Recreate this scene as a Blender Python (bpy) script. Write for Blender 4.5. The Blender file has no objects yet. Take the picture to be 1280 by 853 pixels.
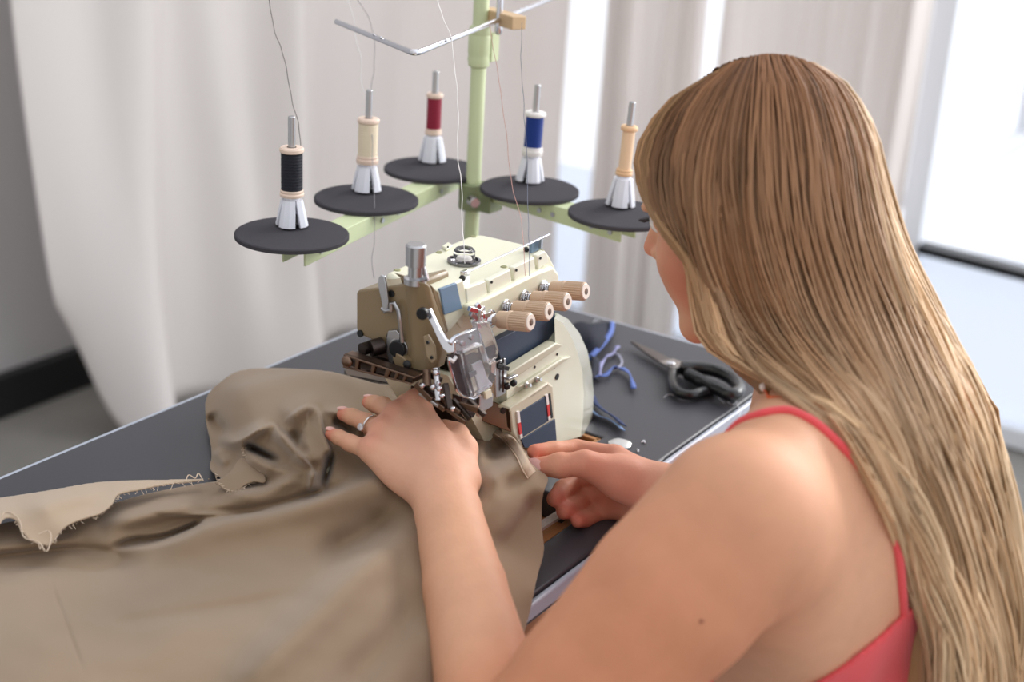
import bpy, bmesh, math, random
import numpy as np
from mathutils import Vector, Matrix, noise
from mathutils.bvhtree import BVHTree
random.seed(7); RS = np.random.RandomState(5)
C = bpy.context.scene.collection
PI = math.pi
# ------------------------------------------------------------------ camera
FPX = 1780.0; PITCH, ROLL, YAW = [math.radians(a) for a in (21.355, 3.283, 32.928)]
CAM = Vector((0, 0, 1.40))
cf = Vector((math.cos(YAW)*math.cos(PITCH), math.sin(YAW)*math.cos(PITCH), -math.sin(PITCH)))
r0 = Vector((math.sin(YAW), -math.cos(YAW), 0)); u0 = r0.cross(cf)
cr = r0*math.cos(ROLL) + u0*math.sin(ROLL); cu = -r0*math.sin(ROLL) + u0*math.cos(ROLL)
cam = bpy.data.cameras.new('camera'); camo = bpy.data.objects.new('camera', cam); C.objects.link(camo)
cam.sensor_width = 36; cam.lens = 36*FPX/1280; cam.clip_start = .01
camo.matrix_world = Matrix(((cr.x, cu.x, -cf.x, CAM.x), (cr.y, cu.y, -cf.y, CAM.y), (cr.z, cu.z, -cf.z, CAM.z), (0, 0, 0, 1)))
cam.dof.use_dof = True; cam.dof.focus_distance = 1.29; cam.dof.aperture_fstop = 3.7
bpy.context.scene.camera = camo
# sight lines: where a point read off the photograph stands on a plane of the room
def ray(px, py): return cf + cr*((px-640)/FPX) + cu*((426.5-py)/FPX)
def PD(px, py, d): return CAM + ray(px, py)*d
def PZ(px, py, z): v = ray(px, py); return CAM + v*((z-CAM.z)/v.z)
def PY(px, py, y): v = ray(px, py); return CAM + v*(y/v.y)
def PX(px, py, x): v = ray(px, py); return CAM + v*(x/v.x)
def depth(p): return (Vector(p)-CAM).dot(cf)
def project(p):
    q = Vector(p)-CAM; z = q.dot(cf); return (640+FPX*q.dot(cr)/z, 426.5-FPX*q.dot(cu)/z)
def bone(A, px, py, L, far=True):
    v = ray(px, py); o = CAM-A
    a = v.dot(v); b = 2*v.dot(o); c = o.dot(o)-L*L; D = b*b-4*a*c
    D = math.sqrt(D) if D > 0 else 0
    return CAM + v*((-b+(D if far else -D))/(2*a))
# ------------------------------------------------------------------ materials
def lin(c): return tuple((x/255/12.92 if x/255 <= .04045 else ((x/255+.055)/1.055)**2.4) for x in c)
MAT = {}
def mat(name, rgb, rough=.5, metal=0, bump=0, bscale=200, var=0, vscale=8, spec=.5, trans=0, sss=0, sheen=0, alpha=1, attr=None, aniso=0, coat=0, ior=1.45):
    if name in MAT: return MAT[name]
    m = bpy.data.materials.new(name); m.use_nodes = True; N = m.node_tree.nodes; L = m.node_tree.links
    b = N['Principled BSDF']; col = (*lin(rgb), 1)
    b.inputs['Base Color'].default_value = col; b.inputs['Roughness'].default_value = rough
    b.inputs['Metallic'].default_value = metal; b.inputs['Specular IOR Level'].default_value = spec
    b.inputs['Transmission Weight'].default_value = trans; b.inputs['IOR'].default_value = ior
    b.inputs['Coat Weight'].default_value = coat
    if sss:
        b.inputs['Subsurface Weight'].default_value = sss; b.inputs['Subsurface Radius'].default_value = (1, .35, .2); b.inputs['Subsurface Scale'].default_value = .012
    if sheen: b.inputs['Sheen Weight'].default_value = sheen; b.inputs['Sheen Roughness'].default_value = .5
    b.inputs['Alpha'].default_value = alpha
    if aniso: b.inputs['Anisotropic'].default_value = aniso
    tc = N.new('ShaderNodeTexCoord')
    if var:
        n = N.new('ShaderNodeTexNoise'); n.inputs['Scale'].default_value = vscale; n.inputs['Detail'].default_value = 5
        L.new(tc.outputs['Object'], n.inputs['Vector'])
        h = N.new('ShaderNodeMix'); h.data_type = 'RGBA'
        h.inputs[6].default_value = tuple(x*(1-var) for x in col[:3])+(1,); h.inputs[7].default_value = tuple(min(1, x*(1+var)) for x in col[:3])+(1,)
        L.new(n.outputs['Fac'], h.inputs[0]); L.new(h.outputs[2], b.inputs['Base Color'])
    if attr:
        a = N.new('ShaderNodeAttribute'); a.attribute_name = attr; L.new(a.outputs['Color'], b.inputs['Base Color'])
    if bump:
        n = N.new('ShaderNodeTexNoise'); n.inputs['Scale'].default_value = bscale; n.inputs['Detail'].default_value = 4
        L.new(tc.outputs['Object'], n.inputs['Vector'])
        k = N.new('ShaderNodeBump'); k.inputs['Strength'].default_value = bump; k.inputs['Distance'].default_value = .001
        L.new(n.outputs['Fac'], k.inputs['Height']); L.new(k.outputs['Normal'], b.inputs['Normal'])
    MAT[name] = m; return m
# ------------------------------------------------------------------ mesh helpers
class MB:
    def __init__(s): s.b = bmesh.new()
    def prism(s, pts, vec):
        vec = Vector(vec); a = [s.b.verts.new(p) for p in pts]; c = [s.b.verts.new(Vector(p)+vec) for p in pts]; n = len(a)
        s.b.faces.new(a); s.b.faces.new(c[::-1])
        for i in range(n): s.b.faces.new((a[i], c[i], c[(i+1) % n], a[(i+1) % n]))
        return s
    def box(s, c, d, rz=0, M=None):
        M = M or Matrix.Rotation(rz, 4, 'Z'); c = Vector(c); x, y, z = [q/2 for q in d]
        p = [c+M@Vector(q) for q in ((-x, -y, -z), (x, -y, -z), (x, y, -z), (-x, y, -z))]
        return s.prism(p, M@Vector((0, 0, 2*z)))
    def bar(s, a, b, w, h, up=(0, 0, 1)):
        a = Vector(a); b = Vector(b); d = (b-a); t = d.normalized(); sd = t.cross(Vector(up)).normalized(); u = sd.cross(t)
        return s.prism([a+sd*w/2+u*h/2, a-sd*w/2+u*h/2, a-sd*w/2-u*h/2, a+sd*w/2-u*h/2], d)
    def tube(s, pts, r, seg=8, caps=True, flat=1.0):
        pts = [Vector(p) for p in pts]; n = len(pts); rings = []
        if not hasattr(r, '__len__'): r = [r]*n
        t0 = (pts[1]-pts[0]).normalized(); ref = Vector((0, 0, 1)) if abs(t0.z) < .9 else Vector((1, 0, 0))
        nn = t0.cross(ref).normalized()
        for i in range(n):
            t = (pts[min(i+1, n-1)]-pts[max(i-1, 0)]).normalized(); nn = (nn - t*nn.dot(t)).normalized(); bb = t.cross(nn)
            rings.append([s.b.verts.new(pts[i]+nn*math.cos(2*PI*k/seg)*r[i]+bb*math.sin(2*PI*k/seg)*r[i]*flat) for k in range(seg)])
        for i in range(n-1):
            for k in range(seg): s.b.faces.new((rings[i][k], rings[i][(k+1) % seg], rings[i+1][(k+1) % seg], rings[i+1][k]))
        if caps: s.b.faces.new(rings[0][::-1]); s.b.faces.new(rings[-1])
        return s
    def lathe(s, prof, o, ax=(0, 0, 1), seg=32, wob=None):
        o = Vector(o); ax = Vector(ax).normalized(); ref = Vector((1, 0, 0)) if abs(ax.x) < .9 else Vector((0, 1, 0))
        u = ax.cross(ref).normalized(); v = ax.cross(u); rings = []
        for r, h in prof:
            if r < 1e-6: rings.append([s.b.verts.new(o+ax*h)])
            else: rings.append([s.b.verts.new(o+ax*h+(u*math.cos(2*PI*k/seg)+v*math.sin(2*PI*k/seg))*(r*(wob(k, h) if wob else 1))) for k in range(seg)])
        for a, b in zip(rings, rings[1:]):
            if len(a) == 1 and len(b) == 1: continue
            for k in range(seg):
                k2 = (k+1) % seg
                if len(a) == 1: s.b.faces.new((a[0], b[k2], b[k]))
                elif len(b) == 1: s.b.faces.new((a[k], a[k2], b[0]))
                else: s.b.faces.new((a[k], a[k2], b[k2], b[k]))
        return s
    def cyl(s, o, r, h, ax=(0, 0, 1), seg=24): return s.lathe([(0, 0), (r, 0), (r, h), (0, h)], o, ax, seg)
    def ell(s, c, r, M=None, seg=16):
        M = M or Matrix.Identity(4); c = Vector(c)
        g = bmesh.ops.create_uvsphere(s.b, u_segments=seg, v_segments=max(6, seg//2), radius=1)
        for v in g['verts']: v.co = c+(M@Vector((v.co.x*r[0], v.co.y*r[1], v.co.z*r[2])))
        return s
    def build(s, name, m, parent=None, bevel=0, smooth=30, origin=None, subsurf=0):
        bmesh.ops.recalc_face_normals(s.b, faces=s.b.faces)
        o0 = Vector(origin) if origin is not None else worldloc(parent)
        me = bpy.data.meshes.new(name)
        for v in s.b.verts: v.co -= o0
        s.b.to_mesh(me); s.b.free()
        o = bpy.data.objects.new(name, me); C.objects.link(o)
        for q in (m if isinstance(m, (list, tuple)) else [m]): me.materials.append(q)
        if parent: o.parent = parent; o.location = o0-worldloc(parent)
        else: o.location = o0
        if bevel:
            k = o.modifiers.new('bevel', 'BEVEL'); k.width = bevel; k.segments = 3; k.limit_method = 'ANGLE'; k.angle_limit = math.radians(35); k.harden_normals = False
        if smooth:
            for p in me.polygons: p.use_smooth = True
            me.set_sharp_from_angle(angle=math.radians(smooth))
        if subsurf: k = o.modifiers.new('sub', 'SUBSURF'); k.levels = k.render_levels = subsurf
        return o
def worldloc(p):
    v = Vector((0, 0, 0))
    while p is not None: v += p.location; p = p.parent
    return v
def tag(o, label=None, cat=None, group=None, kind=None):
    if label: o['label'] = label
    if cat: o['category'] = cat
    if group: o['group'] = group
    if kind: o['kind'] = kind
    return o
def thing(name, label, cat, loc=(0, 0, 0), group=None):
    o = bpy.data.objects.new(name, None); C.objects.link(o); o.location = loc; o.empty_display_size = .02
    return tag(o, label, cat, group)
def pymesh(name, V, F, m, parent=None, smooth=True, origin=None, attr=None):
    o0 = Vector(origin) if origin is not None else worldloc(parent)
    me = bpy.data.meshes.new(name); me.from_pydata([tuple(Vector(v)-o0) for v in V], [], [tuple(int(i) for i in f) for f in F]); me.update()
    o = bpy.data.objects.new(name, me); C.objects.link(o)
    for q in (m if isinstance(m, (list, tuple)) else [m]): me.materials.append(q)
    if parent: o.parent = parent; o.location = o0-worldloc(parent)
    else: o.location = o0
    if smooth: me.polygons.foreach_set('use_smooth', [True]*len(me.polygons))
    return o
def catmull(P, n):
    P = [np.array(p, float) for p in P]; P = [2*P[0]-P[1]]+P+[2*P[-1]-P[-2]]; out = []
    m = len(P)-3
    for k in range(n):
        t = k/(n-1)*m; i = min(int(t), m-1); t -= i; a, b, c, d = P[i:i+4]
        out.append(.5*((2*b)+(-a+c)*t+(2*a-5*b+4*c-d)*t*t+(-a+3*b-3*c+d)*t**3))
    return out
def arc(n, x0, x1): return [x0+(x1-x0)*i/(n-1) for i in range(n)]
T = .78      # height of the table top
# ------------------------------------------------------------------ materials used
cream = mat('cream_enamel', (226, 224, 200), .32, spec=.5, var=.03, vscale=20, coat=.2)
brown = mat('tan_enamel', (136, 117, 88), .38, var=.05, vscale=15, coat=.15)
navy = mat('navy_label', (52, 66, 88), .55, bump=.1, bscale=600)
steelblue = mat('blue_plate', (112, 136, 160), .45)
chrome = mat('chrome', (215, 215, 220), .14, 1)
steel = mat('brushed_steel', (186, 186, 188), .3, 1)
darksteel = mat('dark_steel', (74, 66, 62), .38, 1)
bronze = mat('brown_steel', (120, 98, 84), .34, 1)
black = mat('black_plastic', (22, 22, 24), .4)
glass = mat('clear_plastic', (246, 248, 252), .06, trans=.9, ior=1.25)
smoke = mat('smoked_plastic', (60, 48, 50), .15)
knobm = mat('knob_plastic', (198, 170, 144), .42)
knobw = mat('knob_end', (238, 228, 216), .4)
padm = mat('black_foam', (72, 70, 74), .95, bump=.9, bscale=1200, spec=.15, var=.12, vscale=900)
green = mat('pale_green_enamel', (196, 206, 164), .4)
whitep = mat('white_plastic', (228, 230, 238), .4, sss=0)
wood = mat('pale_wood', (230, 206, 188), .6, var=.1, vscale=60)
woodw = mat('white_wood', (236, 232, 228), .6)
tablem = mat('table_laminate', (64, 64, 69), .42, bump=.05, bscale=500, var=.03, vscale=30)
edgem = mat('table_edge', (176, 182, 194), .35)
cutm = mat('raw_plywood', (170, 118, 70), .6, var=.25, vscale=60)
# ------------------------------------------------------------------ room
def struct(o): return tag(o, kind='structure')
fl = MB().box((1.22, .6, -.03), (4.06, 5.4, .06)).build('floor', mat('concrete', (122, 119, 114), .5, var=.18, vscale=6, bump=.3, bscale=40), origin=(1.6, .6, 0)); struct(fl)
wallm = mat('grey_plaster', (186, 184, 184), .85, bump=.2, bscale=90)
struct(MB().box((1.6, 2.62, 1.3), (4.0, .1, 2.6)).build('wall_back', wallm, origin=(1.6, 2.62, 0)))
struct(MB().box((1.6, 2.556, .05), (4.0, .03, .1)).build('baseboard_back', mat('black_skirting', (16, 16, 18), .5), origin=(1.6, 2.556, 0), bevel=.003))
# curtains: white cloth hung along the back wall and turning along the glazed right side
def cloth_mat(name, rgb, tr):
    m = mat(name, rgb, .9, bump=.25, bscale=700, spec=.1); N = m.node_tree.nodes; L = m.node_tree.links
    b = N['Principled BSDF']; t = N.new('ShaderNodeBsdfTranslucent'); t.inputs[0].default_value = (*lin(rgb), 1)
    mx = N.new('ShaderNodeMixShader'); mx.inputs[0].default_value = tr
    L.new(b.outputs[0], mx.inputs[1]); L.new(t.outputs[0], mx.inputs[2]); L.new(mx.outputs[0], N['Material Output'].inputs[0]); return m
curt = cloth_mat('curtain_cloth', (242, 237, 234), .35)
def curtain(label, path, ztop, zbot, folds, left_edge=None, seed=0):
    """path: plan polyline; folds: (t, depth, width, drift) pleats; z runs down"""
    rnd = random.Random(seed); nu, nv = 360, 70
    pp = catmull(path, nu)
    V = []; F = []
    for j in range(nv):
        v = j/(nv-1); z = ztop+(zbot-ztop)*v
        for i in range(nu):
            t = i/(nu-1); p = pp[i]; q = pp[min(i+1, nu-1)]-pp[max(i-1, 0)]; q = q/np.linalg.norm(q); n = np.array((-q[1], q[0]))
            d = 0
            for (c, a, w, dr) in folds:
                cc = c+dr*(v-.5)*(1+.5*math.sin(3*v+c*20)); x = (t-cc)/(w*(.8+.5*v)); d += a*math.exp(-x*x)*(.55+.6*v)
            d += .0015*math.sin(t*60+v*2)+.03*noise.noise(Vector((t*9, v*2.2, seed)))*(1+v)
            s = 0
            if left_edge: s = left_edge(v)*max(0, 1-t*3)**1.5
            zz = z
            if j == nv-1 or v > .9: zz = z+.004*math.sin(t*31+seed)*(v-.9)*10
            if left_edge: zz += .35*max(0, (v-.8)/.2)**2*max(0, 1-t*14)**2
            V.append((p[0]+q[0]*s-n[0]*d, p[1]+q[1]*s-n[1]*d, zz))
    for j in range(nv-1):
        for i in range(nu-1): a = j*nu+i; F.append((a, a+1, a+nu+1, a+nu))
    o = pymesh('curtain', V, F, curt, origin=(path[0][0], path[0][1], 0))
    k = o.modifiers.new('solid', 'SOLIDIFY'); k.thickness = .003
    return tag(o, label, 'curtain', )
curtain('long white curtain with a rounded bottom corner beside the grey wall', [(1.77, 2.34), (2.05, 2.33), (2.35, 2.32), (2.65, 2.33), (2.92, 2.29), (3.08, 2.14), (3.12, 1.9)], 2.5, .003,
        [(.07, .04, .05, .02), (.16, .11, .045, -.10), (.25, .05, .03, .10), (.33, .04, .04, .0), (.385, .15, .026, -.07), (.45, .05, .04, .04), (.6, .02, .06, .02), (.78, .012, .05, .0), (.93, .015, .04, .02)], lambda v: .34*max(0, v-.62)**1.5, 3)
curtain('flat white curtain hanging left of the head between two bright gaps', [(3.12, 1.80), (3.12, 1.66), (3.13, 1.53)], 2.5, .003,
        [(.3, .012, .2, .05), (.8, .01, .1, .02)], None, 17)
curtain('white curtain behind the head beside the bright window', [(3.12, 1.47), (3.14, 1.3), (3.13, 1.15), (3.14, .99)], 2.5, .003,
        [(.15, .012, .12, .0), (.5, .015, .15, .03), (.75, .03, .06, .02), (.92, .05, .04, 0)], None, 23)
# glazed right side: steel-framed window, one sash open
wf = mat('window_paint', (232, 236, 242), .45)
w = thing('window_1', None, None, (3.22, 1.1, 0)); struct(w)
f = MB()
for y in (2.5, 1.75, .985, .1, -.9): f.box((3.24, y, 1.25), (.05, .05, 2.5))
for z in (.03, 2.48): f.box((3.24, .8, z), (.05, 3.4, .05))
f.build('window_frame', wf, w, bevel=.004)
a = PX(1150, 309, 3.2); b = PX(1280, 342, 3.2); dv = (b-a)
MB().bar(a, b+dv*3, .05, .022).build('window_rail', mat('black_rail', (26, 28, 32), .35), w, bevel=.002)
frost = cloth_mat('frosted_pane', (236, 240, 246), .75)
MB().box((3.245, .8, .245), (.008, 3.3, .40)).build('lower_pane', frost, w)
sash = MB(); p0 = PX(1141, 252, 3.22)
sash.bar(p0, p0+Vector((.95, .0, .0)), .05, .045); sash.bar(p0+Vector((.02, 0, 0)), p0+Vector((.02, 0, 1.5)), .045, .045, (1, 0, 0)); sash.bar(p0+Vector((.93, 0, 0)), p0+Vector((.93, 0, 1.5)), .045, .045, (1, 0, 0)); sash.bar(p0+Vector((0, 0, 1.5)), p0+Vector((.95, 0, 1.5)), .05, .045)
sash.build('open_sash', wf, w, bevel=.003)
# ------------------------------------------------------------------ table
table = thing('sewing_table', 'dark grey laminate sewing table with a pale edge under the overlock machine', 'table', (1.0, .8, 0))
def cells(fn, z0, z1, name, m, parent, bevel=0):
    b = bmesh.new(); vv = {}
    def V(i, j, z): 
        if (i, j, z) not in vv: vv[(i, j, z)] = b.verts.new((xs[i], ys[j], z))
        return vv[(i, j, z)]
    for i in range(len(xs)-1):
        for j in range(len(ys)-1):
            if not fn(i, j): continue
            b.faces.new([V(i, j, z1), V(i+1, j, z1), V(i+1, j+1, z1), V(i, j+1, z1)]); b.faces.new([V(i, j+1, z0), V(i+1, j+1, z0), V(i+1, j, z0), V(i, j, z0)])
            for (di, dj, A, B) in ((0, -1, (i, j), (i+1, j)), (1, 0, (i+1, j), (i+1, j+1)), (0, 1, (i+1, j+1), (i, j+1)), (-1, 0, (i, j+1), (i, j))):
                ii, jj = i+di, j+dj
                if 0 <= ii < len(xs)-1 and 0 <= jj < len(ys)-1 and fn(ii, jj): continue
                b.faces.new([V(*A, z0), V(*B, z0), V(*B, z1), V(*A, z1)])
    mb = MB(); mb.b = b; return mb.build(name, m, parent, bevel=bevel)
xs = [-.6, .875, 1.03, 1.170, 1.473]; ys = [.528, .568, .64, .84, 1.022]
def cell(i, j):
    if j == 0: return i <= 1
    if j == 1: return i != 1
    if j == 2: return i not in (1, 2)
    return True
cells(cell, T-.028, T, 'table_top', tablem, table, bevel=.002)
e = MB()
for (x0, y0, x1, y1) in ((-.6, .528, 1.03, .528), (1.03, .528, 1.03, .568), (1.03, .568, 1.473, .568), (1.473, .568, 1.473, 1.022), (1.473, 1.022, -.6, 1.022)):
    dx, dy = x1-x0, y1-y0; L_ = math.hypot(dx, dy); nx, ny = dy/L_, -dx/L_
    e.box(((x0+x1)/2+nx*.004, (y0+y1)/2+ny*.004, T-.0095), (L_+.008, .006, .015), math.atan2(dy, dx))
e.build('edge_band', edgem, table, bevel=.002)
MB().box((1.025, .704, T-.034), (.30, .27, .012)).box((.952, .573, T-.012), (.153, .008, .020)).box((1.166, .74, T-.012), (.006, .198, .02)).box((1.10, .643, T-.012), (.136, .005, .02)).build('cutout_shelf', cutm, table, bevel=.001)
MB().prism([PZ(672, 668, T+.001), PZ(716, 640, T+.001), PZ(712, 632, T+.001), PZ(668, 660, T+.001)], (0, 0, .003)).build('cutout_ruler_strip', mat('ruler_strip', (196, 190, 180), .5, var=.4, vscale=400), table)
lg = mat('grey_steel_leg', (120, 122, 128), .4, .6)
for x, y in ((-.5, .6), (1.38, .65), (-.5, .95), (1.38, .95)): MB().box((x, y, (T-.03)/2), (.05, .05, T-.03)).build('leg', lg, table, bevel=.004)
for x in (-.5, 1.38): MB().box((x, .8, .03), (.06, .52, .05)).build('foot_bar', lg, table, bevel=.004)
# ------------------------------------------------------------------ five-spool thread stand
ZP = .985
pc = {k: PZ(x, y, ZP) for k, (x, y) in dict(black=(365, 291), cream=(458, 247), red=(540, 210), blue=(662, 235), peach=(775, 266)).items()}
pole = PZ(592, 222, ZP)
stand = thing('thread_stand', 'pale green metal thread stand with two arms and five black foam pads', 'thread stand', (pole.x, pole.y, T))
MB().lathe([(0, 0), (.03, 0), (.03, .006), (.012, .012), (.0085, .02), (.0085, .9), (0, .9)], (pole.x, pole.y, T), seg=24).build('pole', green, stand)
c = MB(); zc = PY(594, 60, pole.y).z
c.lathe([(.0085, -.022), (.0115, -.02), (.0125, -.012), (.0118, -.010), (.0125, -.006), (.0125, .012), (.0118, .014), (.0125, .016), (.0115, .022), (.0085, .024)], (pole.x, pole.y, zc)); c.box((pole.x+.012, pole.y-.008, zc), (.014, .01, .03))
c.build('collar', green, stand, bevel=.0005)
def arm(a, b):
    m = MB(); t = (b-a).normalized(); s = t.cross(Vector((0, 0, 1)))
    m.bar(a, b, .024, .002); 
    m.bar(a+s*.012+Vector((0, 0, -.008)), b+s*.012+Vector((0, 0, -.008)), .002, .018); m.bar(a-s*.012+Vector((0, 0, -.008)), b-s*.012+Vector((0, 0, -.008)), .002, .018)
    m.lathe([(0, 0), (.012, 0), (.012, .002), (0, .002)], a-Vector((0, 0, .001))); m.lathe([(0, 0), (.012, 0), (.012, .002), (0, .002)], b-Vector((0, 0, .001)))
    o = m.build('arm', green, stand, bevel=.0006)
    for k in (.08, .2, .42, .52, .8, .93):
        p = a.lerp(b, k)
        for sg in (-1, 1): MB().cyl(p+s*(.0131 if sg > 0 else -.0131)+Vector((0, 0, -.009)), .0028, .0015, s*sg, 12).build('screw', steel, o)
    return o
dx = Vector((0, 0, -.006))
la = pc['black']+(pc['black']-pc['cream']).normalized()*.02; lb = pc['red']+(pc['red']-pc['black']).normalized()*.04
sft = Vector((0, -.016, 0))
arm(la+dx+sft, lb+dx+sft)
rb = pc['peach']+(pc['peach']-pc['blue']).normalized()*.02; ra = Vector((pole.x+.012, pole.y-.02, ZP))
arm(ra+dx, rb+dx+Vector((-.012, 0, 0)))
MB().lathe([(.0086, 0), (.016, 0), (.016, .03), (.0086, .03)], (pole.x, pole.y, ZP-.036)).box((pole.x+.004, pole.y-.02, ZP-.022), (.026, .02, .026)).build('arm_clamp', mat('dark_green_enamel', (130, 140, 104), .45), stand, bevel=.001)
MB().cyl((pole.x-.02, pole.y-.012, ZP-.02), .006, .012, (-.5, -.8, 0)).build('clamp_screw', steel, stand, bevel=.001)
def smooth_wob(k, h): return 1+.012*math.sin(k*.9)+.006*math.sin(k*2.3)
spec = dict( # pad key: cone height, thread radius, thread z range, rim radius, colours, pin top
 black=(.034, .0105, (.042, .083), .0118, (24, 26, 36), 'wood', .122, 'thread spool wound with black thread standing on the nearest left pad'),
 cream=(.034, .0105, (.044, .083), .0118, (228, 214, 188), 'wood', .122, 'thread spool wound with cream thread between the black and the crimson spools'),
 red=(.036, .0085, (.044, .084), .0098, (140, 28, 54), 'wood', .118, 'thread spool wound with crimson thread standing on the pad left of the pole'),
 blue=(.034, .0100, (.045, .083), .0118, (18, 52, 128), 'white', .122, 'thread spool wound with royal blue thread on a white bobbin right of the pole'),
 peach=(.038, .0068, (.046, .092), .0092, (238, 206, 170), 'peach', .126, 'narrow thread spool with pale peach thread beside the face'))
for k, (ch, tr_, (z0, z1), rim, col, wd, pt, lab) in spec.items():
    p = pc[k]; s = .90; q0 = project(p); p1 = PZ(q0[0], q0[1]-7.5, ZP)
    pr = [(0, .0), (.055, .0), (.055, .0035), (.0535, .0045), (.006, .0045), (0, .0045)]
    MB().lathe(pr, p-Vector((0, 0, .0045)), seg=64).build('felt_pad', padm, stand)
    p = p1
    tilt = {'black': (0, 0), 'cream': (.02, 0), 'red': (.015, 0), 'blue': (.03, -.01), 'peach': (.045, -.015)}[k]
    ax = Vector((tilt[0], tilt[1], 1)).normalized()
    MB().lathe([(0, -.004), (.0035, -.004), (.0035, pt*s-.001), (.0028, pt*s), (0, pt*s)], p, ax, 16).build('spool_pin', steel, stand)
    MB().lathe([(0, 0), (.008, 0), (.008, .003), (.0045, .005), (.0045, .012), (0, .012)], p, ax, 16).build('pin_nut', black, stand)
    # slotted cone: four splayed fins round a sleeve
    m = MB(); u = ax.cross(Vector((0, 1, 0))).normalized(); v = ax.cross(u); H = ch*s
    m.lathe([(.0042, H*.45), (.0058, H*.45), (.0075, H*.9), (.008, H), (.0042, H)], p, ax, 24)
    ph0 = {'black': .35, 'cream': .3, 'red': .35, 'blue': .9, 'peach': .45}[k]
    for q in range(4):
        ring = []
        for zz, ra_, w_ in ((.002, .0155, .60), (H*.5, .0128, .66), (H*.92, .0098, .74)):
            ring.append([p+ax*zz+(u*math.cos(ph0+q*PI/2+t*w_)+v*math.sin(ph0+q*PI/2+t*w_))*(ra_+dr) for t, dr in ((-1, 0), (-.33, .0008), (.33, .0008), (1, 0), (1, -.0028), (-1, -.0028))])
        vs = [[m.b.verts.new(x) for x in r] for r in ring]
        for a_, b_ in zip(vs, vs[1:]):
            for i in range(6): m.b.faces.new((a_[i], a_[(i+1) % 6], b_[(i+1) % 6], b_[i]))
        m.b.faces.new(vs[0]); m.b.faces.new(vs[-1][::-1])
    m.build('cone_holder', whitep, stand, bevel=.0004)
    z0 *= s; z1 *= s; o = thing('thread_spool', lab, 'thread spool', p+ax*(H+.0002), 'thread spools on the thread stand')
    wm = {'wood': wood, 'white': woodw, 'peach': mat('peach_wood', (232, 192, 150), .6)}[wd]
    core = [(.0046, H+.0005), (rim*.96, H+.0005), (rim, H+.0015), (rim, z0-.004), (rim*.93, z0-.003), (rim*.97, z0-.001), (rim*.9, z0), (tr_*.8, z0), (tr_*.8, z1), (rim*.93, z1), (rim, z1+.001), (rim, z1+.0035), (rim*.9, z1+.005), (.0046, z1+.005)]
    MB().lathe(core, p, ax, 32).build('spool_core', wm, o)
    n_ = 46; prof = [(tr_*.8, z0)]
    for i in range(n_): prof += [(tr_*(1+.012*math.sin(i*1.7)), z0+(z1-z0)*(i+.15)/n_), (tr_*.985, z0+(z1-z0)*(i+.6)/n_)]
    prof += [(tr_*.8, z1)]
    MB().lathe(prof, p, ax, 32).build('wound_thread', mat('thread_'+k, col, .55, spec=.4, bump=.3, bscale=900), o, smooth=60)
def thread(label, pts, rgb, r=.00042):
    P = catmull([tuple(PD(*q)) for q in pts], 60)
    P = [Vector(a)+Vector((noise.noise(Vector(a)*60), noise.noise(Vector(a)*60+Vector((9, 0, 0))), 0))*.0012 for a in P]
    o = MB().tube(P, r, 5).build('loose_thread', mat('loose_'+str(rgb), rgb, .8), origin=P[-1]); return tag(o, label, 'thread', 'loose threads rising from the spools')
dB = depth(pc['black']); dC = depth(pc['cream']); dR = depth(pc['red']); dU = depth(pc['blue'])
thread('thin dark thread rising from the black spool', [(333, -30, dB), (342, 35, dB), (352, 62, dB), (359, 92, dB), (364, 125, dB), (373, 155, dB), (376, 185, dB), (372, 200, dB)], (120, 112, 110))
thread('grey thread rising in a wave from the cream spool', [(438, -12, dC), (457, 14, dC), (466, 40, dC), (468, 62, dC), (467, 90, dC), (464, 112, dC), (466, 200, dC-.015), (468, 245, dC-.03), (468, 300, dC-.05), (465, 325, dC-.06), (467, 348, dC-.06)], (150, 146, 150), .00035)
thread('pale curly thread left of the cream spool', [(432, -10, dC), (441, 22, dC), (445, 50, dC), (452, 75, dC), (451, 100, dC), (456, 118, dC)], (222, 220, 220))
thread('bright white thread falling from the chrome guide to the machine top', [(543, -12, 1.34), (554, 22, 1.33), (563, 44, 1.33), (567, 75, 1.33), (571, 110, 1.33), (573, 150, 1.33), (572, 192, 1.325), (577, 240, 1.32), (578, 290, 1.31), (583, 338, 1.29)], (236, 232, 230))
thread('faint pink thread falling beside the pole', [(612, 30, 1.36), (622, 90, 1.36), (630, 150, 1.35), (637, 208, 1.35), (641, 240, 1.34), (650, 268, 1.33), (654, 302, 1.30), (656, 345, 1.28)], (206, 160, 150), .0003)
thread('straight grey thread falling in front of the blue spool', [(652, 28, 1.36), (652, 90, 1.36), (656, 150, 1.35), (659, 215, 1.34), (661, 300, 1.30), (661, 345, 1.28)], (120, 124, 140), .0003)
# chrome thread guide over the stand
ZG = 1.165
g = thing('thread_guide', 'bent chrome thread guide rod clamped in a tan block above the stand', 'thread guide', (PZ(630, 20, ZG).x, PZ(630, 20, ZG).y, ZG))
A, B, Cc, D_ = PZ(421, 27, ZG), PZ(519, 67, ZG), PZ(690, -2, ZG), PZ(760, -30, ZG)
MB().tube([A, A.lerp(B, .5), A.lerp(B, .93)]+[(A.lerp(B, .95))*(1-t)**2+B*2*t*(1-t)+B.lerp(Cc, .04)*t*t for t in arc(8, 0, 1)]+[B.lerp(Cc, .06), B.lerp(Cc, .5), Cc, D_], .0029, 12).build('guide_rod', chrome, g)
for q in ((467, 43), (476, 47), (557, 51), (564, 48), (651, 11), (658, 8)):
    pq = PZ(*q, ZG+.003); MB().ell(pq, (.0014,)*3, seg=8).build('guide_eyelet', chrome, g)
bc = PZ(630, 24, ZG); td = (Cc-B).normalized()
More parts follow.
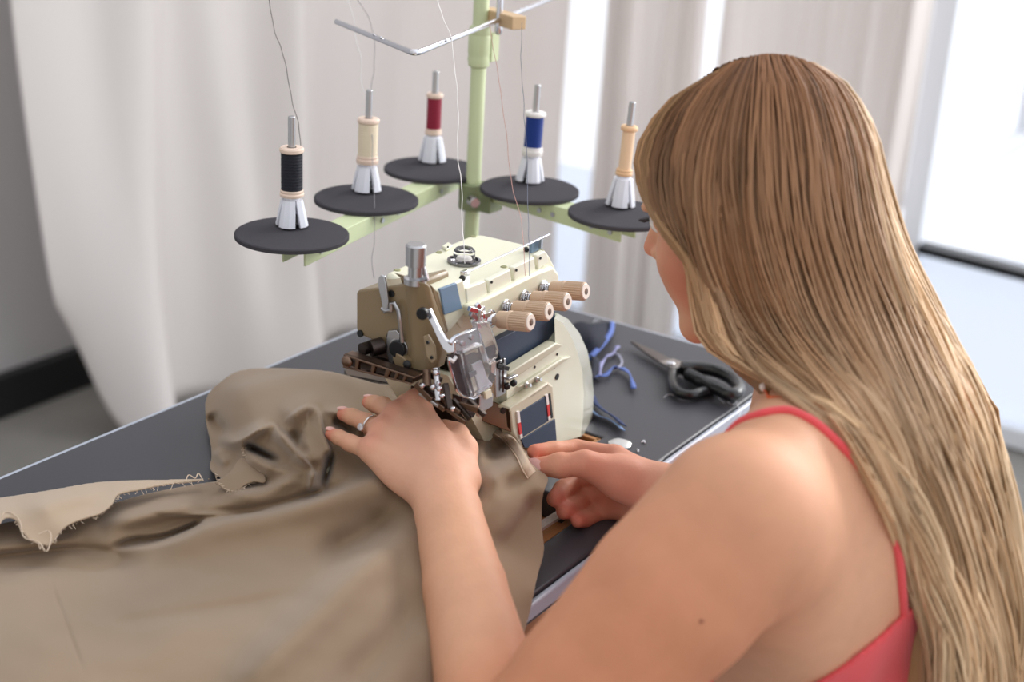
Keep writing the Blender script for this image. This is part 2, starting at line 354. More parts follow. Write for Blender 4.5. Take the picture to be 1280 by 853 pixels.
bk = MB().bar(PZ(608, 17, ZG), PZ(649, 29, ZG), .018, .014).build('clamp_block', mat('tan_block', (200, 170, 132), .55, var=.1, vscale=60), g, bevel=.0012)
MB().cyl(PZ(611, 17, ZG)+Vector((0, -.009, .001)), .0035, .0015, (0, -1, 0)).build('clamp_screw', darksteel, g)
pv = PZ(624, 24, ZG)
MB().lathe([(0, -.017), (.003, -.016), (.0042, -.013), (.0042, -.006), (.0036, -.005), (.0036, .30), (0, .30)], pv, seg=16).build('upright_rod', chrome, g)
MB().bar(pv+Vector((0, 0, .29)), Vector((pole.x, pole.y, ZG+.29)), .012, .010).build('top_bracket', green, g, bevel=.001)
# ------------------------------------------------------------------ overlock machine
mach = thing('overlock_machine', 'cream and tan industrial overlock sewing machine with four tension knobs', 'sewing machine', (1.03, .70, T-.028))
def py_(pts, y, dpt, name, m, parent=mach, bevel=.001, **k): return MB().prism([PY(a, b, y) for a, b in pts], (0, dpt, 0)).build(name, m, parent, bevel=bevel, **k)
def px_(pts, x, dpt, name, m, parent=mach, bevel=.001, **k): return MB().prism([PX(a, b, x) for a, b in pts], (dpt, 0, 0)).build(name, m, parent, bevel=bevel, **k)
def pz_(pts, z, dpt, name, m, parent=mach, bevel=.001, **k): return MB().prism([PZ(a, b, z) for a, b in pts], (0, 0, dpt)).build(name, m, parent, bevel=bevel, **k)
ZT = .99
top = pz_([(482, 341), (555, 308), (588, 294), (603, 293), (656, 305), (682, 313), (668, 321), (640, 336), (610, 350), (583, 361), (552, 366), (541, 358), (512, 358), (499, 352)], ZT, -.062, 'arm_housing', cream, bevel=.004)
# raised cover plate line and corner screws on the top
for q in ((497, 338), (549, 316), (592, 296), (676, 314), (630, 334)):
    p = PZ(*q, ZT); MB().lathe([(0, .0004), (.0026, .0008), (.0034, .0002), (.0040, -.0005)], p, seg=16).build('top_screw', mat('olive_screw', (150, 150, 110), .4, .3), mach)
MB().prism([PZ(552, 311, ZT), PZ(560, 306, ZT), PZ(566, 310, ZT), PZ(558, 315, ZT)], (0, 0, .003)).build('top_lug', cream, mach, bevel=.001)
MB().ell(PZ(560, 309, ZT+.004), (.001,)*3, seg=8).build('lug_screw', black, mach)
# oil sight dome
dc = PZ(580, 328, ZT)
MB().lathe([(0, .0005), (.0155, .0005), (.0155, .0025), (.013, .003), (.0125, .001), (0, .001)], dc, seg=32).build('sight_ring', mat('dark_chrome', (120, 120, 124), .15, 1), mach)
MB().lathe([(.0105, .002), (.0100, .011), (.008, .0135), (0, .0145)], dc, seg=32).build('oil_sight_dome', mat('clear_dome', (250, 250, 250), .03, trans=1, ior=1.25), mach)
MB().lathe([(0, .002), (.006, .003), (.005, .006), (0, .007)], dc, seg=16).build('sight_float', mat('float_white', (230, 226, 222), .4), mach)
# arm front: white cover tabs, sloping knob panel
YF = .670
bk = py_([(556, 372), (583, 363), (640, 339), (686, 319), (694, 335), (699, 356), (694, 392), (640, 416), (622, 428), (590, 440), (570, 400)], YF+.001, .012, 'arm_front', cream, bevel=.0015)
tabm = mat('cover_tab', (232, 232, 214), .35, coat=.2)
for t in ([(583, 361), (607, 351), (610, 369), (584, 380)], [(611, 351), (638, 337), (640, 353), (612, 368)], [(642, 335), (668, 322), (670, 338), (643, 352)], [(671, 320), (681, 314), (685, 318), (686, 328), (673, 338)]):
    py_(t, YF-.003, .006, 'cover_tab', tabm, bevel=.0012)
for q in ((614, 353), (645, 338), (675, 323)): MB().cyl(PY(*q, YF-.0034), .0012, .001, (0, -1, 0), 10).build('tab_screw', black, mach)
py_([(585, 383), (611, 371), (643, 355), (673, 340), (692, 333), (699, 342), (700, 356), (695, 378), (640, 405), (605, 404), (589, 398)], YF-.008, .012, 'knob_panel', cream, bevel=.003)
# navy recess and the lower front
py_([(620, 426), (640, 416), (694, 388), (696, 428), (637, 466), (627, 455)], YF-.006, .03, 'navy_panel', navy, bevel=.0008)
YL = .655
inner = [(693, 398), (703, 404), (714, 421), (722, 441), (728, 465), (730, 492), (729, 520), (726, 546)]
outer = [(697, 392), (710, 399), (724, 416), (734, 438), (740, 466), (742, 494), (741, 518), (739, 536)]
m = MB(); IN = [m.b.verts.new(PY(a, b, YL)) for a, b in inner]; OUT = [m.b.verts.new(PY(a, b, YL+.018)) for a, b in outer]; BK = [m.b.verts.new(v.co+Vector((-.004, .085, 0))) for v in OUT]
rest = [m.b.verts.new(PY(a, b, YL)) for a, b in ((698, 553), (655, 560), (640, 545), (634, 505), (633, 470), (694, 430))]
m.b.faces.new(IN+rest)
for i in range(len(IN)-1):
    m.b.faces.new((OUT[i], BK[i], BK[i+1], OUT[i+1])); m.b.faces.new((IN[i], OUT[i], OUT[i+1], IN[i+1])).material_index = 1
rb_ = [m.b.verts.new(v.co+Vector((0, .10, 0))) for v in rest]
m.b.faces.new([IN[-1], OUT[-1], BK[-1], rb_[0], rest[0]]); m.b.faces.new([IN[0], rest[-1], rb_[-1], BK[0], OUT[0]])
for i in range(len(rest)-1): m.b.faces.new((rest[i], rb_[i], rb_[i+1], rest[i+1]))
m.b.faces.new(BK+rb_)
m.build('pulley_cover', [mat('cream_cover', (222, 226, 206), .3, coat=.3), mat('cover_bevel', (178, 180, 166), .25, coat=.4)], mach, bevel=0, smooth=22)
py_([(634, 468), (696, 429), (705, 432), (642, 475)], YL-.006, .012, 'ledge', mat('shaded_cream', (196, 194, 172), .4), bevel=.0015)  # cream ledges in a darker tone, their shading put into the colour
py_([(648, 485), (704, 448), (716, 446), (660, 484)], YL-.004, .010, 'ledge', MAT['shaded_cream'], bevel=.0015)
for q, r in (((668, 459), .0013), ((696, 443), .0013), ((692, 460), .0013), ((696, 471), .0032)):
    MB().cyl(PY(*q, YL), r, .0008, (0, -1, 0), 14).build('cover_screw', black, mach)
for q in ((657, 482), (670, 475)): MB().lathe([(0, 0), (.003, 0), (.003, .002), (.0018, .003), (.0018, .006), (0, .006)], PY(*q, YL-.004), (0, -1, .3), 14).build('thread_post', steel, mach)
MB().prism([PY(610, 560, YL+.01), PY(735, 560, YL+.01), PY(735, 540, YL+.01), PY(640, 470, YL+.01), PY(560, 470, YL+.01)], (0, .09, 0)).build('machine_base', cream, mach)
# looper cover door with navy window and red white gauge stripes
YD = .642
door = py_([(637, 511), (686, 478), (692, 482), (697, 551), (690, 560), (650, 560), (640, 541)], YD, .014, 'looper_cover', mat('door_beige', (202, 196, 172), .38, coat=.2), bevel=.0025)
py_([(650, 516), (685, 494), (688, 525), (653, 547)], YD-.0012, .002, 'navy_window', navy, door, bevel=.0003)
py_([(652, 550), (694, 524), (696, 551), (688, 560), (656, 560)], YD-.0012, .002, 'navy_plate', navy, door, bevel=.0003)
stw = mat('stripe_white', (236, 232, 230), .5); strd = mat('stripe_red', (214, 62, 62), .5)
py_([(646.6, 515), (649.4, 514), (651, 528), (648, 529.5)], YD-.0014, .002, 'white_stripe', stw, door, bevel=0)
py_([(648, 529.5), (651, 528), (653, 542), (650, 544)], YD-.0014, .002, 'red_stripe', strd, door, bevel=0)
py_([(650, 544), (653, 542), (653.6, 547), (651, 548.5)], YD-.0014, .002, 'white_stripe', stw, door, bevel=0)
py_([(682.6, 495), (685.2, 493), (686.6, 505), (684, 507)], YD-.002, .002, 'white_stripe', stw, door, bevel=0)
py_([(684, 507), (686.6, 505), (688, 519), (685.4, 521)], YD-.002, .002, 'red_stripe', strd, door, bevel=0)
py_([(685.4, 521), (688, 519), (688.5, 524), (686, 526)], YD-.002, .002, 'white_stripe', stw, door, bevel=0)
py_([(686.2, 493), (688.2, 492), (691.4, 522), (689.4, 523.5)], YD-.001, .002, 'door_slot', black, door, bevel=0)
MB().prism([PY(637, 511, YD), PY(686, 478, YD), PY(668, 476, YD+.03), PY(617, 503, YD+.03)], (0, 0, -.004)).build('door_top', MAT['door_beige'], mach, bevel=.001)
MB().prism([PY(637, 512, YD), PY(640, 541, YD), PY(606, 528, YD+.02), PY(600, 521, YD+.025), PY(620, 503, YD+.02)], (0, .004, 0)).build('looper_guard', bronze, mach, bevel=.0008)
MB().cyl(PY(628, 513, YD+.002), .003, .002, (-.4, -1, 0), 12).build('guard_screw', black, mach)
# tension knobs with spring and discs
spr = ((678, 357), (654, 371), (631, 382), (612, 396)); end = ((733, 365.5), (710, 378), (687, 390.5), (664, 403.5))
ax = Vector((.03, -1, .17)).normalized()
for s_, e_ in zip(spr, end):
    b0 = PY(*s_, YF-.008); L_ = .001
    for _ in range(300):
        L_ += .0004
        if project(b0+ax*L_)[0] >= e_[0]: break
    pe = project(b0+ax*L_); b0 = b0+Vector((0, 0, (pe[1]-e_[1])*.00064))
    kt = thing('x', None, None, b0); kt.name = 'tension_knob'; kt.parent = mach; kt.location = b0-mach.location
    def rib(k, h): return 1 if not (h > L_*.56 and h < L_*.965) else (1.0 if k % 2 else .93)
    R = .0088
    MB().cyl(b0, .0028, L_*.9, ax, 14).build('knob_stem', steel, kt)
    sp = []; u_ = ax.cross(Vector((1, 0, 0))).normalized(); v_ = ax.cross(u_)
    for i in range(60): an = i*.55; sp.append(b0+ax*(L_*.03+L_*.25*i/60)+(u_*math.cos(an)+v_*math.sin(an))*.0052)
    MB().tube(sp, .0007, 6).build('tension_spring', chrome, kt)
    MB().lathe([(0, .001), (.0075, .001), (.0080, .0025), (.005, .0035), (0, .0035)], b0, ax).build('tension_disc', chrome, kt)
    MB().lathe([(0, L_*.24), (R*.86, L_*.24), (R*.9, L_*.27), (R*.9, L_*.47), (R*1.0, L_*.485), (R*1.0, L_*.53), (R*.93, L_*.55), (R*.96, L_*.57), (R*1.0, L_*.60), (R*.99, L_*.955), (R*.8, L_*.99), (0, L_*.99)], b0, ax, 48, rib).build('knob_body', knobm, kt, smooth=24)
    MB().lathe([(R*.36, L_), (R*.78, L_), (R*.84, L_*.985), (R*.36, L_*.985)], b0, ax, 32).build('knob_end', knobw, kt)
    MB().lathe([(0, L_*1.0), (R*.2, L_*1.002), (R*.36, L_*.995)], b0, ax, 16).build('knob_nut', bronze, kt)
# head: tan end cover, flat wing and rounded column
XE = .902
px_([(445, 366), (448, 363), (500, 356), (518, 352), (522, 356), (522, 440), (518, 455), (510, 458), (475, 430), (450, 419), (445, 413)], XE, .045, 'end_cover', brown, bevel=.003)
m = MB(); P_ = []
lowf = [(507, 353, 0), (512, 351, -.010), (519, 351, -.015), (527, 352, -.016), (533, 354, -.012), (538, 358, -.003)]
def colring(pts):
    d0 = depth(PX(pts[0][0], pts[0][1], XE+.002)); d1 = depth(PY(pts[-1][0], pts[-1][1], .6665)); n = len(pts)-1
    return [m.b.verts.new(PD(a, b, d0+(d1-d0)*(a-pts[0][0])/(pts[-1][0]-pts[0][0])+o*1.0)) for i, (a, b, o) in enumerate(pts)]
r1 = colring([(505, 355, 0), (510, 352, -.009), (518, 351, -.014), (527, 352, -.015), (533, 354, -.011), (539, 358, -.001)])
r2 = colring([(508, 410, 0), (515, 414, -.009), (524, 412, -.014), (536, 413, -.015), (549, 415, -.012), (558, 413, -.001)])
r3 = colring([(509, 432, 0), (517, 440, -.009), (526, 440, -.014), (538, 441, -.015), (552, 440, -.012), (561, 433, -.001)])
r4 = colring([(512, 462, 0), (516, 466, -.009), (526, 467, -.014), (536, 464, -.015), (547, 461, -.012), (556, 457, -.001)])
R_ = (r1, r2, r3, r4)
for a_, b_ in zip(R_, R_[1:]):
    for i in range(5): m.b.faces.new((a_[i], a_[i+1], b_[i+1], b_[i]))
bkv = [[m.b.verts.new(v.co+Vector(o_)) for v, o_ in ((r[0], (.015, 0, 0)), (r[-1], (.006, .04, 0)))] for r in R_]
m.b.faces.new(list(r1)+[bkv[0][1], bkv[0][0]]); m.b.faces.new(list(r4)+[bkv[3][1], bkv[3][0]])
for i in range(3):
    m.b.faces.new((R_[i][0], R_[i+1][0], bkv[i+1][0], bkv[i][0])); m.b.faces.new((R_[i][-1], R_[i+1][-1], bkv[i+1][1], bkv[i][1]))
m.b.faces.new((bkv[0][0], bkv[0][1], bkv[1][1], bkv[2][1], bkv[3][1], bkv[3][0], bkv[2][0], bkv[1][0]))
m.build('head_column', brown, mach, bevel=.002, smooth=50)
YB = .668
py_([(540, 357), (548, 366), (561, 414), (557, 418), (543, 372)], YB, .02, 'tan_side_strip', brown, bevel=.001)
py_([(546, 364), (579, 349), (585, 372), (585, 388), (560, 418)], YB, .02, 'front_cover', cream, bevel=.002)
py_([(550, 362), (571, 354), (578, 386), (556, 394)], YB-.0015, .003, 'blue_plate', steelblue, bevel=.0006)
MB().prism([PD(a, b, 1.1915) for a, b in ((529, 420), (536, 418), (544, 432), (546, 450), (540, 455), (533, 447))], cf*.006).build('needle_cover_boss', brown, mach, bevel=.0012)
for q in ((535, 428), (540, 447)): MB().cyl(PD(*q, 1.190), .0015, .001, (-1, 0, 0), 10).build('boss_screw', black, mach)
for q, r in (((490, 367), .0030), ((451, 417), .0032), ((488, 421), .0034)): MB().cyl(PX(*q, XE), r, .0015, (-1, 0, 0), 16).build('cover_screw', black, mach)
# big thumb screws
MB().cyl(PX(499, 435, XE-.002), .0078, .005, (-1, -.2, 0), 28).build('thumb_screw', black, mach, bevel=.001)
MB().cyl(PX(500, 434, XE), .009, .0035, (-1, -.2, 0), 28).build('screw_washer', steel, mach, bevel=.0005)
MB().cyl(PX(530, 391, XE-.016), .0052, .005, (-1, -.2, 0), 24).build('pivot_screw', black, mach, bevel=.001)
# knurled post on top of the column
pp = PX(519, 350, XE-.004)
MB().lathe([(.0095, -.003), (.0095, .002), (.0062, .003), (.0062, .012), (.0085, .013), (.0088, .030), (.0075, .0315), (0, .0315)], pp, seg=36, wob=lambda k, h: .97 if (h > .0135 and h < .0295 and k % 2) else 1).build('pressure_screw', steel, mach, smooth=20)
MB().bar(PX(527, 325, XE), PX(534, 352, XE), .0025, .004).build('lever_pin', chrome, mach, bevel=.0005)
# presser foot lifting lever (polished, top left) and hook
MB().prism([PX(a, b, XE-.006) for a, b in ((473, 347), (476, 344), (480, 346), (482, 356), (485, 378), (484, 391), (479, 393), (476, 375), (472, 356))], (.003, 0, 0)).build('lift_lever', steel, mach, bevel=.0008)
MB().tube([PX(478, 386, XE-.004), PX(483, 389, XE-.005), PX(489, 388, XE-.006), PX(489, 380, XE-.006), PX(493, 379, XE-.006), PX(498, 388, XE-.006), PX(500, 402, XE-.005), PX(503, 428, XE-.004)], .0020, 10).build('lever_hook', steel, mach)
px_([(485, 414), (495, 413), (499, 418), (499, 428), (492, 437), (492, 448), (491, 456), (486, 456), (485, 448), (482, 438), (483, 424)], XE-.004, .003, 'finger_lever', steel, bevel=.0006)
# lifting shaft, presser arm rail
MB().tube([PX(452, 437, .885), PX(470, 432, .90)], .0055, 16).build('lift_shaft', darksteel, mach)
MB().tube([PX(463, 436, .89), PX(478, 432, .90)], .0075, 16).build('shaft_collar', darksteel, mach)
rail = MB()
XR = .872
tl, tr2, br, bl = (429, 443), (518, 472), (513, 481), (428, 460)
def rp(t, s, x=XR):  # t along, s down
    a_ = (tl[0]+(tr2[0]-tl[0])*t, tl[1]+(tr2[1]-tl[1])*t); b_ = (bl[0]+(br[0]-bl[0])*t, bl[1]+(br[1]-bl[1])*t)
    return PX(a_[0]+(b_[0]-a_[0])*s, a_[1]+(b_[1]-a_[1])*s, x)
rail.prism([rp(0, 0), rp(1, 0), rp(1, .22), rp(0, .16)], (.004, 0, 0)); rail.prism([rp(0, .84), rp(1, .8), rp(1, 1), rp(0, 1)], (.004, 0, 0))
tt = [0, .04, .17, .22, .40, .45, .60, .66, .74, .78, .86, .9, 1]
for i in range(0, len(tt)-1, 2): rail.prism([rp(tt[i], .1), rp(tt[i+1], .1), rp(tt[i+1], .9), rp(tt[i], .9)], (.004, 0, 0))
rail.prism([rp(0, 0), rp(1, 0), rp(1, .0)+Vector((.012, 0, 0)), rp(0, 0)+Vector((.012, 0, 0))], (0, 0, -.0015))
rail.build('presser_rail', bronze, mach, bevel=.0007)
MB().prism([rp(.02, .1, XR+.01), rp(1, .1, XR+.01), rp(1, 1.0, XR+.01), rp(.02, 1.0, XR+.01)], (.02, 0, 0)).build('presser_arm', darksteel, mach, bevel=.001)
MB().ell(PX(434, 452, XR), (.004, .006, .005)).build('rail_bolt', bronze, mach)
# bed and ribbed cloth plate under the foot
ZB = .825
m = MB(); pl = [PZ(a, b, ZB) for a, b in ((430, 462), (470, 445), (560, 462), (600, 505), (575, 530), (500, 500), (440, 480))]
m.prism(pl, (0, 0, -.02)); m.build('cloth_plate', mat('plate_steel', (104, 92, 80), .4, .8), mach, bevel=.001)
for k in range(9):
    a_ = PZ(438+k*5, 470+k*3.2, ZB+.001); b_ = PZ(512+k*4.5, 484+k*4, ZB+.001); MB().bar(a_, b_, .0012, .0012).build('plate_rib', darksteel, mach)
# dark core under the head: frame, needle bar, feed and loopers
MB().box((.972, .70, .90), (.04, .05, .09)).box((.935, .722, .935), (.04, .04, .04)).build('head_frame', darksteel, mach, bevel=.003)
MB().box((.94, .73, .80), (.12, .10, .03)).build('bed_block', cream, mach, bevel=.003)
MB().box((1.02, .735, .772), (.24, .13, .038)).build('base_pan', cream, mach, bevel=.004)
px_([(494, 440), (510, 452), (512, 470), (505, 474), (494, 458), (490, 448)], .895, .01, 'inner_bracket', brown, bevel=.001)
MB().ell(PX(509, 456, .888), (.003, .004, .004)).build('bracket_bolt', black, mach)
MB().tube([PD(545, 460, 1.20), PD(548, 500, 1.20)], .003, 12).build('needle_bar', chrome, mach)
MB().tube([PD(533, 462, 1.20), PD(534, 482, 1.20)], .0038, 12).build('presser_bar', bronze, mach)
random.seed(3)
bits = [((520, 480), (540, 500), 6, bronze), ((528, 478), (548, 498), 4, darksteel), ((540, 500), (556, 512), 5, bronze), ((552, 498), (575, 516), 4, bronze), ((536, 468), (552, 476), 5, darksteel), ((556, 480), (562, 512), 7, darksteel), ((566, 500), (588, 524), 5, darksteel), ((575, 505), (598, 512), 6, bronze), ((560, 512), (582, 528), 4, bronze), ((524, 492), (548, 508), 3, steel), ((585, 500), (606, 520), 5, darksteel)]
for (a_, b_, w_, mm) in bits: MB().bar(PD(*a_, 1.205), PD(*b_, 1.200), w_*.0007, w_*.0009).build('looper_part', mm, mach, bevel=.0006)
for q, r in (((545, 466), .003), ((549, 486), .0026), ((541, 484), .0026), ((553, 495), .002), ((528, 482), .0025), ((566, 511), .0022), ((548, 479), .0018)): MB().ell(PD(*q, 1.195), (r,)*3, seg=10).build('bright_screw', chrome, mach)
# safety eye guard: chrome arm, bracket, smoked back and clear box
YG = .640
MB().prism([PD(a, b, 1.184-(a-532)/36*.003) for a, b in ((533, 387), (537, 386), (543, 400), (551, 416), (557, 425), (563, 429), (567, 428), (568, 440), (560, 442), (554, 437), (547, 424), (538, 404), (532, 394))], (.003, 0, 0)).build('guard_arm', chrome, mach, bevel=.0006)
py_([(564, 429), (571, 421), (597, 410), (601, 418), (603, 428), (575, 440), (568, 443)], YG-.002, .004, 'guard_bracket', chrome, bevel=.0006)
for q, r in (((578, 430), .0022), ((589, 422), .0022), ((572, 428), .0012)): MB().cyl(PY(*q, YG-.002), r, .0016, (0, -1, .1), 14).build('bracket_screw', steel, mach)
py_([(595, 404), (612, 402), (616, 412), (624, 438), (622, 448), (612, 456), (605, 434), (600, 420)], YG-.003, .006, 'clear_block', glass, bevel=.001)
py_([(578, 442), (604, 430), (612, 455), (621, 450), (621, 470), (615, 484), (592, 498), (584, 470)], YG-.006, .012, 'clear_shield', glass, bevel=.0015)
py_([(585, 455), (597, 449), (604, 470), (612, 482), (595, 490)], YG+.004, .003, 'white_guard', mat('white_guard', (206, 210, 216), .3), bevel=.0008)
py_([(586, 467), (595, 463), (596, 468), (588, 473)], YG-.0068, .001, 'shield_slot', mat('slot_grey', (120, 124, 130), .4), bevel=0)
MB().prism([PY(a, b, YG) for a, b in ((561, 444), (578, 441), (592, 498), (580, 494), (572, 490))], (0, .003, 0)).build('smoked_panel', smoke, mach, bevel=.0006)
MB().tube([PY(560, 446, YG-.001), PY(562, 458, YG-.001), PY(571, 488, YG-.001), PY(578, 495, YG-.001), PY(591, 499, YG-.001), PY(600, 494, YG-.001)], .0012, 8).build('guard_rim', chrome, mach)
MB().tube([PY(562, 449, YG-.003), PY(566, 452, YG-.003), PY(570, 446, YG-.003)], .0016, 8).build('guard_clip', mat('clip_white', (225, 225, 228), .3), mach)
MB().prism([PY(a, b, YG+.006) for a, b in ((576, 496), (592, 499), (600, 496), (600, 508), (592, 523), (584, 520), (578, 508))], (0, .01, 0)).build('foot_shield', mat('smoke_dark', (40, 34, 36), .2, .5), mach, bevel=.001)
MB().tube([PY(580, 520, YG+.004), PY(575, 514, YG+.004), PY(577, 508, YG+.004), PY(581, 505, YG+.004)], .0008, 8).build('thread_eyelet', chrome, mach)
# thread guides on the head front
py_([(622, 452), (632, 448), (634, 462), (632, 492), (620, 498), (619, 470)], YG+.008, .002, 'looper_plate', steel, bevel=.0005)
MB().tube([PY(629, 448, YG+.006), PY(629, 490, YG+.006)], .0008, 8).build('looper_needle', darksteel, mach)
MB().bar(PY(621, 457, YG+.005), PY(635, 461, YG+.005), .003, .004).build('thread_clip', black, mach, bevel=.0005)
py_([(600, 496), (612, 488), (617, 493), (616, 508), (606, 514), (599, 522)], YG+.004, .004, 'feed_cover', steel, bevel=.0006)
py_([(606, 490), (614, 486), (616, 496), (608, 500)], YG+.002, .003, 'cream_tab', cream, bevel=.0006)
for q in ((634, 483), (642, 479), (627, 458)): MB().ell(PY(*q, YG+.006), (.004, .003, .0035), seg=12).build('black_nut', black, mach)
MB().bar(PY(634, 474, YG+.006), PY(645, 469, YG+.006), .004, .002).build('thread_hook', steel, mach, bevel=.0005)
fr = [((596, 380), (604, 398)), ((588, 392), (602, 404)), ((586, 386), (600, 390)), ((598, 398), (612, 392)), ((604, 404), (614, 388)), ((590, 400), (596, 410))]
for a_, b_ in fr: MB().bar(PY(*a_, YF-.016), PY(*b_, YF-.018), .0035, .0045).build('take_up_part', chrome if a_[0] % 3 else steel, mach, bevel=.0006)
MB().box(PY(597, 392, YF-.015), (.012, .01, .012), .3).build('take_up_block', chrome, mach, bevel=.001)
MB().lathe([(0, 0), (.006, 0), (.007, .006), (.004, .01), (0, .01)], PY(606, 400, YF-.012), (0, -1, .2), 20).build('small_tension_disc', chrome, mach)
# bar across the top with its two brackets
MB().tube([PZ(583, 341, ZT+.010), PZ(687, 293, ZT+.018)], .001, 8).build('thread_bar', mat('white_rod', (222, 222, 230), .2, .6), mach)
MB().box(PZ(581, 346, ZT+.004), (.010, .004, .012)).build('bar_bracket', chrome, mach, bevel=.0005)
MB().ell(PZ(578, 348, ZT+.004), (.003,)*3, seg=10).build('bracket_screw', black, mach)
MB().box(PZ(668, 308, ZT+.006), (.014, .003, .010)).build('bar_bracket', steelblue, mach, bevel=.0005)
MB().box(PZ(676, 303, ZT+.010), (.003, .003, .012)).build('bracket_post', steel, mach)
MB().ell(PZ(658, 312, ZT+.002), (.003, .003, .0025), seg=10).build('bracket_screw', black, mach)
# ------------------------------------------------------------------ the khaki cloth being sewn
khaki = mat('khaki_twill', (143, 121, 97), .8, bump=.35, bscale=1400, sheen=.25, var=.06, vscale=5, spec=.2)
khaki2 = mat('khaki_reverse', (182, 160, 136), .85, bump=.3, bscale=1400, sheen=.3, spec=.15)
frm = mat('frayed_thread', (206, 186, 164), .9)
def inpoly(P, poly):
    x = P[:, 0]; y = P[:, 1]; r = np.zeros(len(P), bool); n = len(poly)
    for i in range(n):
        x0, y0 = poly[i]; x1, y1 = poly[(i+1) % n]
        if y0 == y1: continue
        c = ((y0 > y) != (y1 > y)) & (x < (x1-x0)*(y-y0)/(y1-y0)+x0); r ^= c
    return r
def segdist(P, a, b):
    a = np.array(a, float); b = np.array(b, float); d = b-a; t = np.clip(((P-a)@d)/(d@d), 0, 1); q = a+t[:, None]*d
    v = P-q; dist = np.hypot(v[:, 0], v[:, 1]); side = np.sign(d[0]*v[:, 1]-d[1]*v[:, 0]); return dist, side, t, q
def tps(ctrl, P, lam=2e-3):
    c = np.array(ctrl, float); X = c[:, :2]/300; n = len(X)
    K = lambda A, B: (lambda r2: np.where(r2 > 0, .5*r2*np.log(r2+1e-12), 0))(((A[:, None]-B[None])**2).sum(2))
    M = np.zeros((n+3, n+3)); M[:n, :n] = K(X, X)+lam*np.eye(n); M[:n, n:] = np.c_[np.ones(n), X]; M[n:, :n] = M[:n, n:].T
    w = np.linalg.solve(M, np.r_[c[:, 2], np.zeros(3)]); out = np.empty(len(P))
    for i in range(0, len(P), 20000): Q = P[i:i+20000]/300; out[i:i+20000] = K(Q, X)@w[:n]+np.c_[np.ones(len(Q)), Q]@w[n:]
    return out
def smst(x): x = np.clip(x, 0, 1); return x*x*(3-2*x)
def sheet(poly, ctrl, ridges, step, mi=0, nz=.0012, steps=()):
    pl = [tuple(p) for p in catmull(poly+[poly[0]], len(poly)*8)][:-1]
    a = np.array(pl); x0, y0 = a.min(0); x1, y1 = a.max(0)
    nx = int((x1-x0)/step)+2; ny = int((y1-y0)/step)+2
    gx, gy = np.meshgrid(x0+np.arange(nx)*step, y0+np.arange(ny)*step); P = np.c_[gx.ravel(), gy.ravel()].astype(float)
    ins = inpoly(P, pl)
    best = np.full(len(P), 1e9); bq = P.copy()
    for i in range(len(pl)):
        d, s, t, q = segdist(P, pl[i], pl[(i+1) % len(pl)]) if np.hypot(*(np.array(pl[i])-pl[(i+1) % len(pl)])) > 1e-6 else (best+1, 0, 0, bq)
        m = d < best; best[m] = d[m]; bq[m] = q[m]
    use = ins | (best < step*.75); P2 = P.copy(); sn = (~ins) & use; P2[sn] = bq[sn]
    z = tps(ctrl, P2)
    for (pts, amp, wl, wr) in ridges:   # amp metres, wl width on the left of travel, wr on the right (image px)
        pts = [tuple(p) for p in catmull(pts, len(pts)*5)]; D = np.full(len(P2), 1e9); S = np.zeros(len(P2)); TT = np.zeros(len(P2))
        n = len(pts)-1
        for i in range(n):
            d, s, t, q = segdist(P2, pts[i], pts[i+1]); m = d < D; D[m] = d[m]; S[m] = s[m]; TT[m] = (i+t[m])/n
        w = np.where(S > 0, wr, wl); prof = np.exp(-(D/w)**2)*smst(np.minimum(TT, 1-TT)*3.2)
        z += 1.25*amp*prof
    for (pts, amp, sd_, wd_) in steps:
        pts = [tuple(p) for p in catmull(pts, len(pts)*5)]; D = np.full(len(P2), 1e9); S = np.zeros(len(P2)); TT = np.zeros(len(P2)); n = len(pts)-1
        for i in range(n):
            d, s, t, q = segdist(P2, pts[i], pts[i+1]); m = d < D; D[m] = d[m]; S[m] = s[m]; TT[m] = (i+t[m])/n
        q = S*sd_*D; z += amp*smst((q+2.2)/4.4)*np.exp(-np.maximum(q, 0)/wd_)*smst(np.minimum(TT, 1-TT)*4)
    z += nz*np.array([noise.noise(Vector((p[0]/45, p[1]/30, mi))) for p in P2])
    W_ = np.array([tuple(PZ(p[0], p[1], zz)) for p, zz in zip(P2, z)]); bad = (W_[:, 1] > .535) & (z < T+.003); z[bad] = T+.003
    idx = -np.ones(len(P), int); V = []; 
    for i in np.nonzero(use)[0]: idx[i] = len(V); V.append(PZ(P2[i, 0], P2[i, 1], z[i]))
    F = []
    for j in range(ny-1):
        for i in range(nx-1):
            q = [idx[j*nx+i], idx[j*nx+i+1], idx[(j+1)*nx+i+1], idx[(j+1)*nx+i]]
            if min(q) >= 0 and (ins[j*nx+i] or ins[j*nx+i+1] or ins[(j+1)*nx+i] or ins[(j+1)*nx+i+1]): F.append(q[::-1])
            else:
                q = [k for k in q if k >= 0]
                if len(q) == 3: F.append(q[::-1])
    return V, F
ZC = T
main_poly = [(256, 505), (262, 490), (280, 474), (300, 463), (330, 460), (370, 461), (410, 464), (440, 471), (470, 479), (500, 483), (530, 492), (560, 500), (600, 526), (620, 530), (640, 545), (655, 562), (663, 578), (672, 586), (685, 598), (679, 618), (677, 640), (678, 665), (680, 690), (672, 720), (666, 750), (660, 775), (652, 800), (640, 830), (620, 880), (560, 900), (400, 905), (200, 905), (0, 905), (-60, 900), (-60, 800), (-60, 700), (-40, 668), (0, 655), (60, 645), (120, 635), (180, 618), (240, 606), (275, 600), (268, 592), (262, 585), (264, 570), (262, 550), (258, 530)]
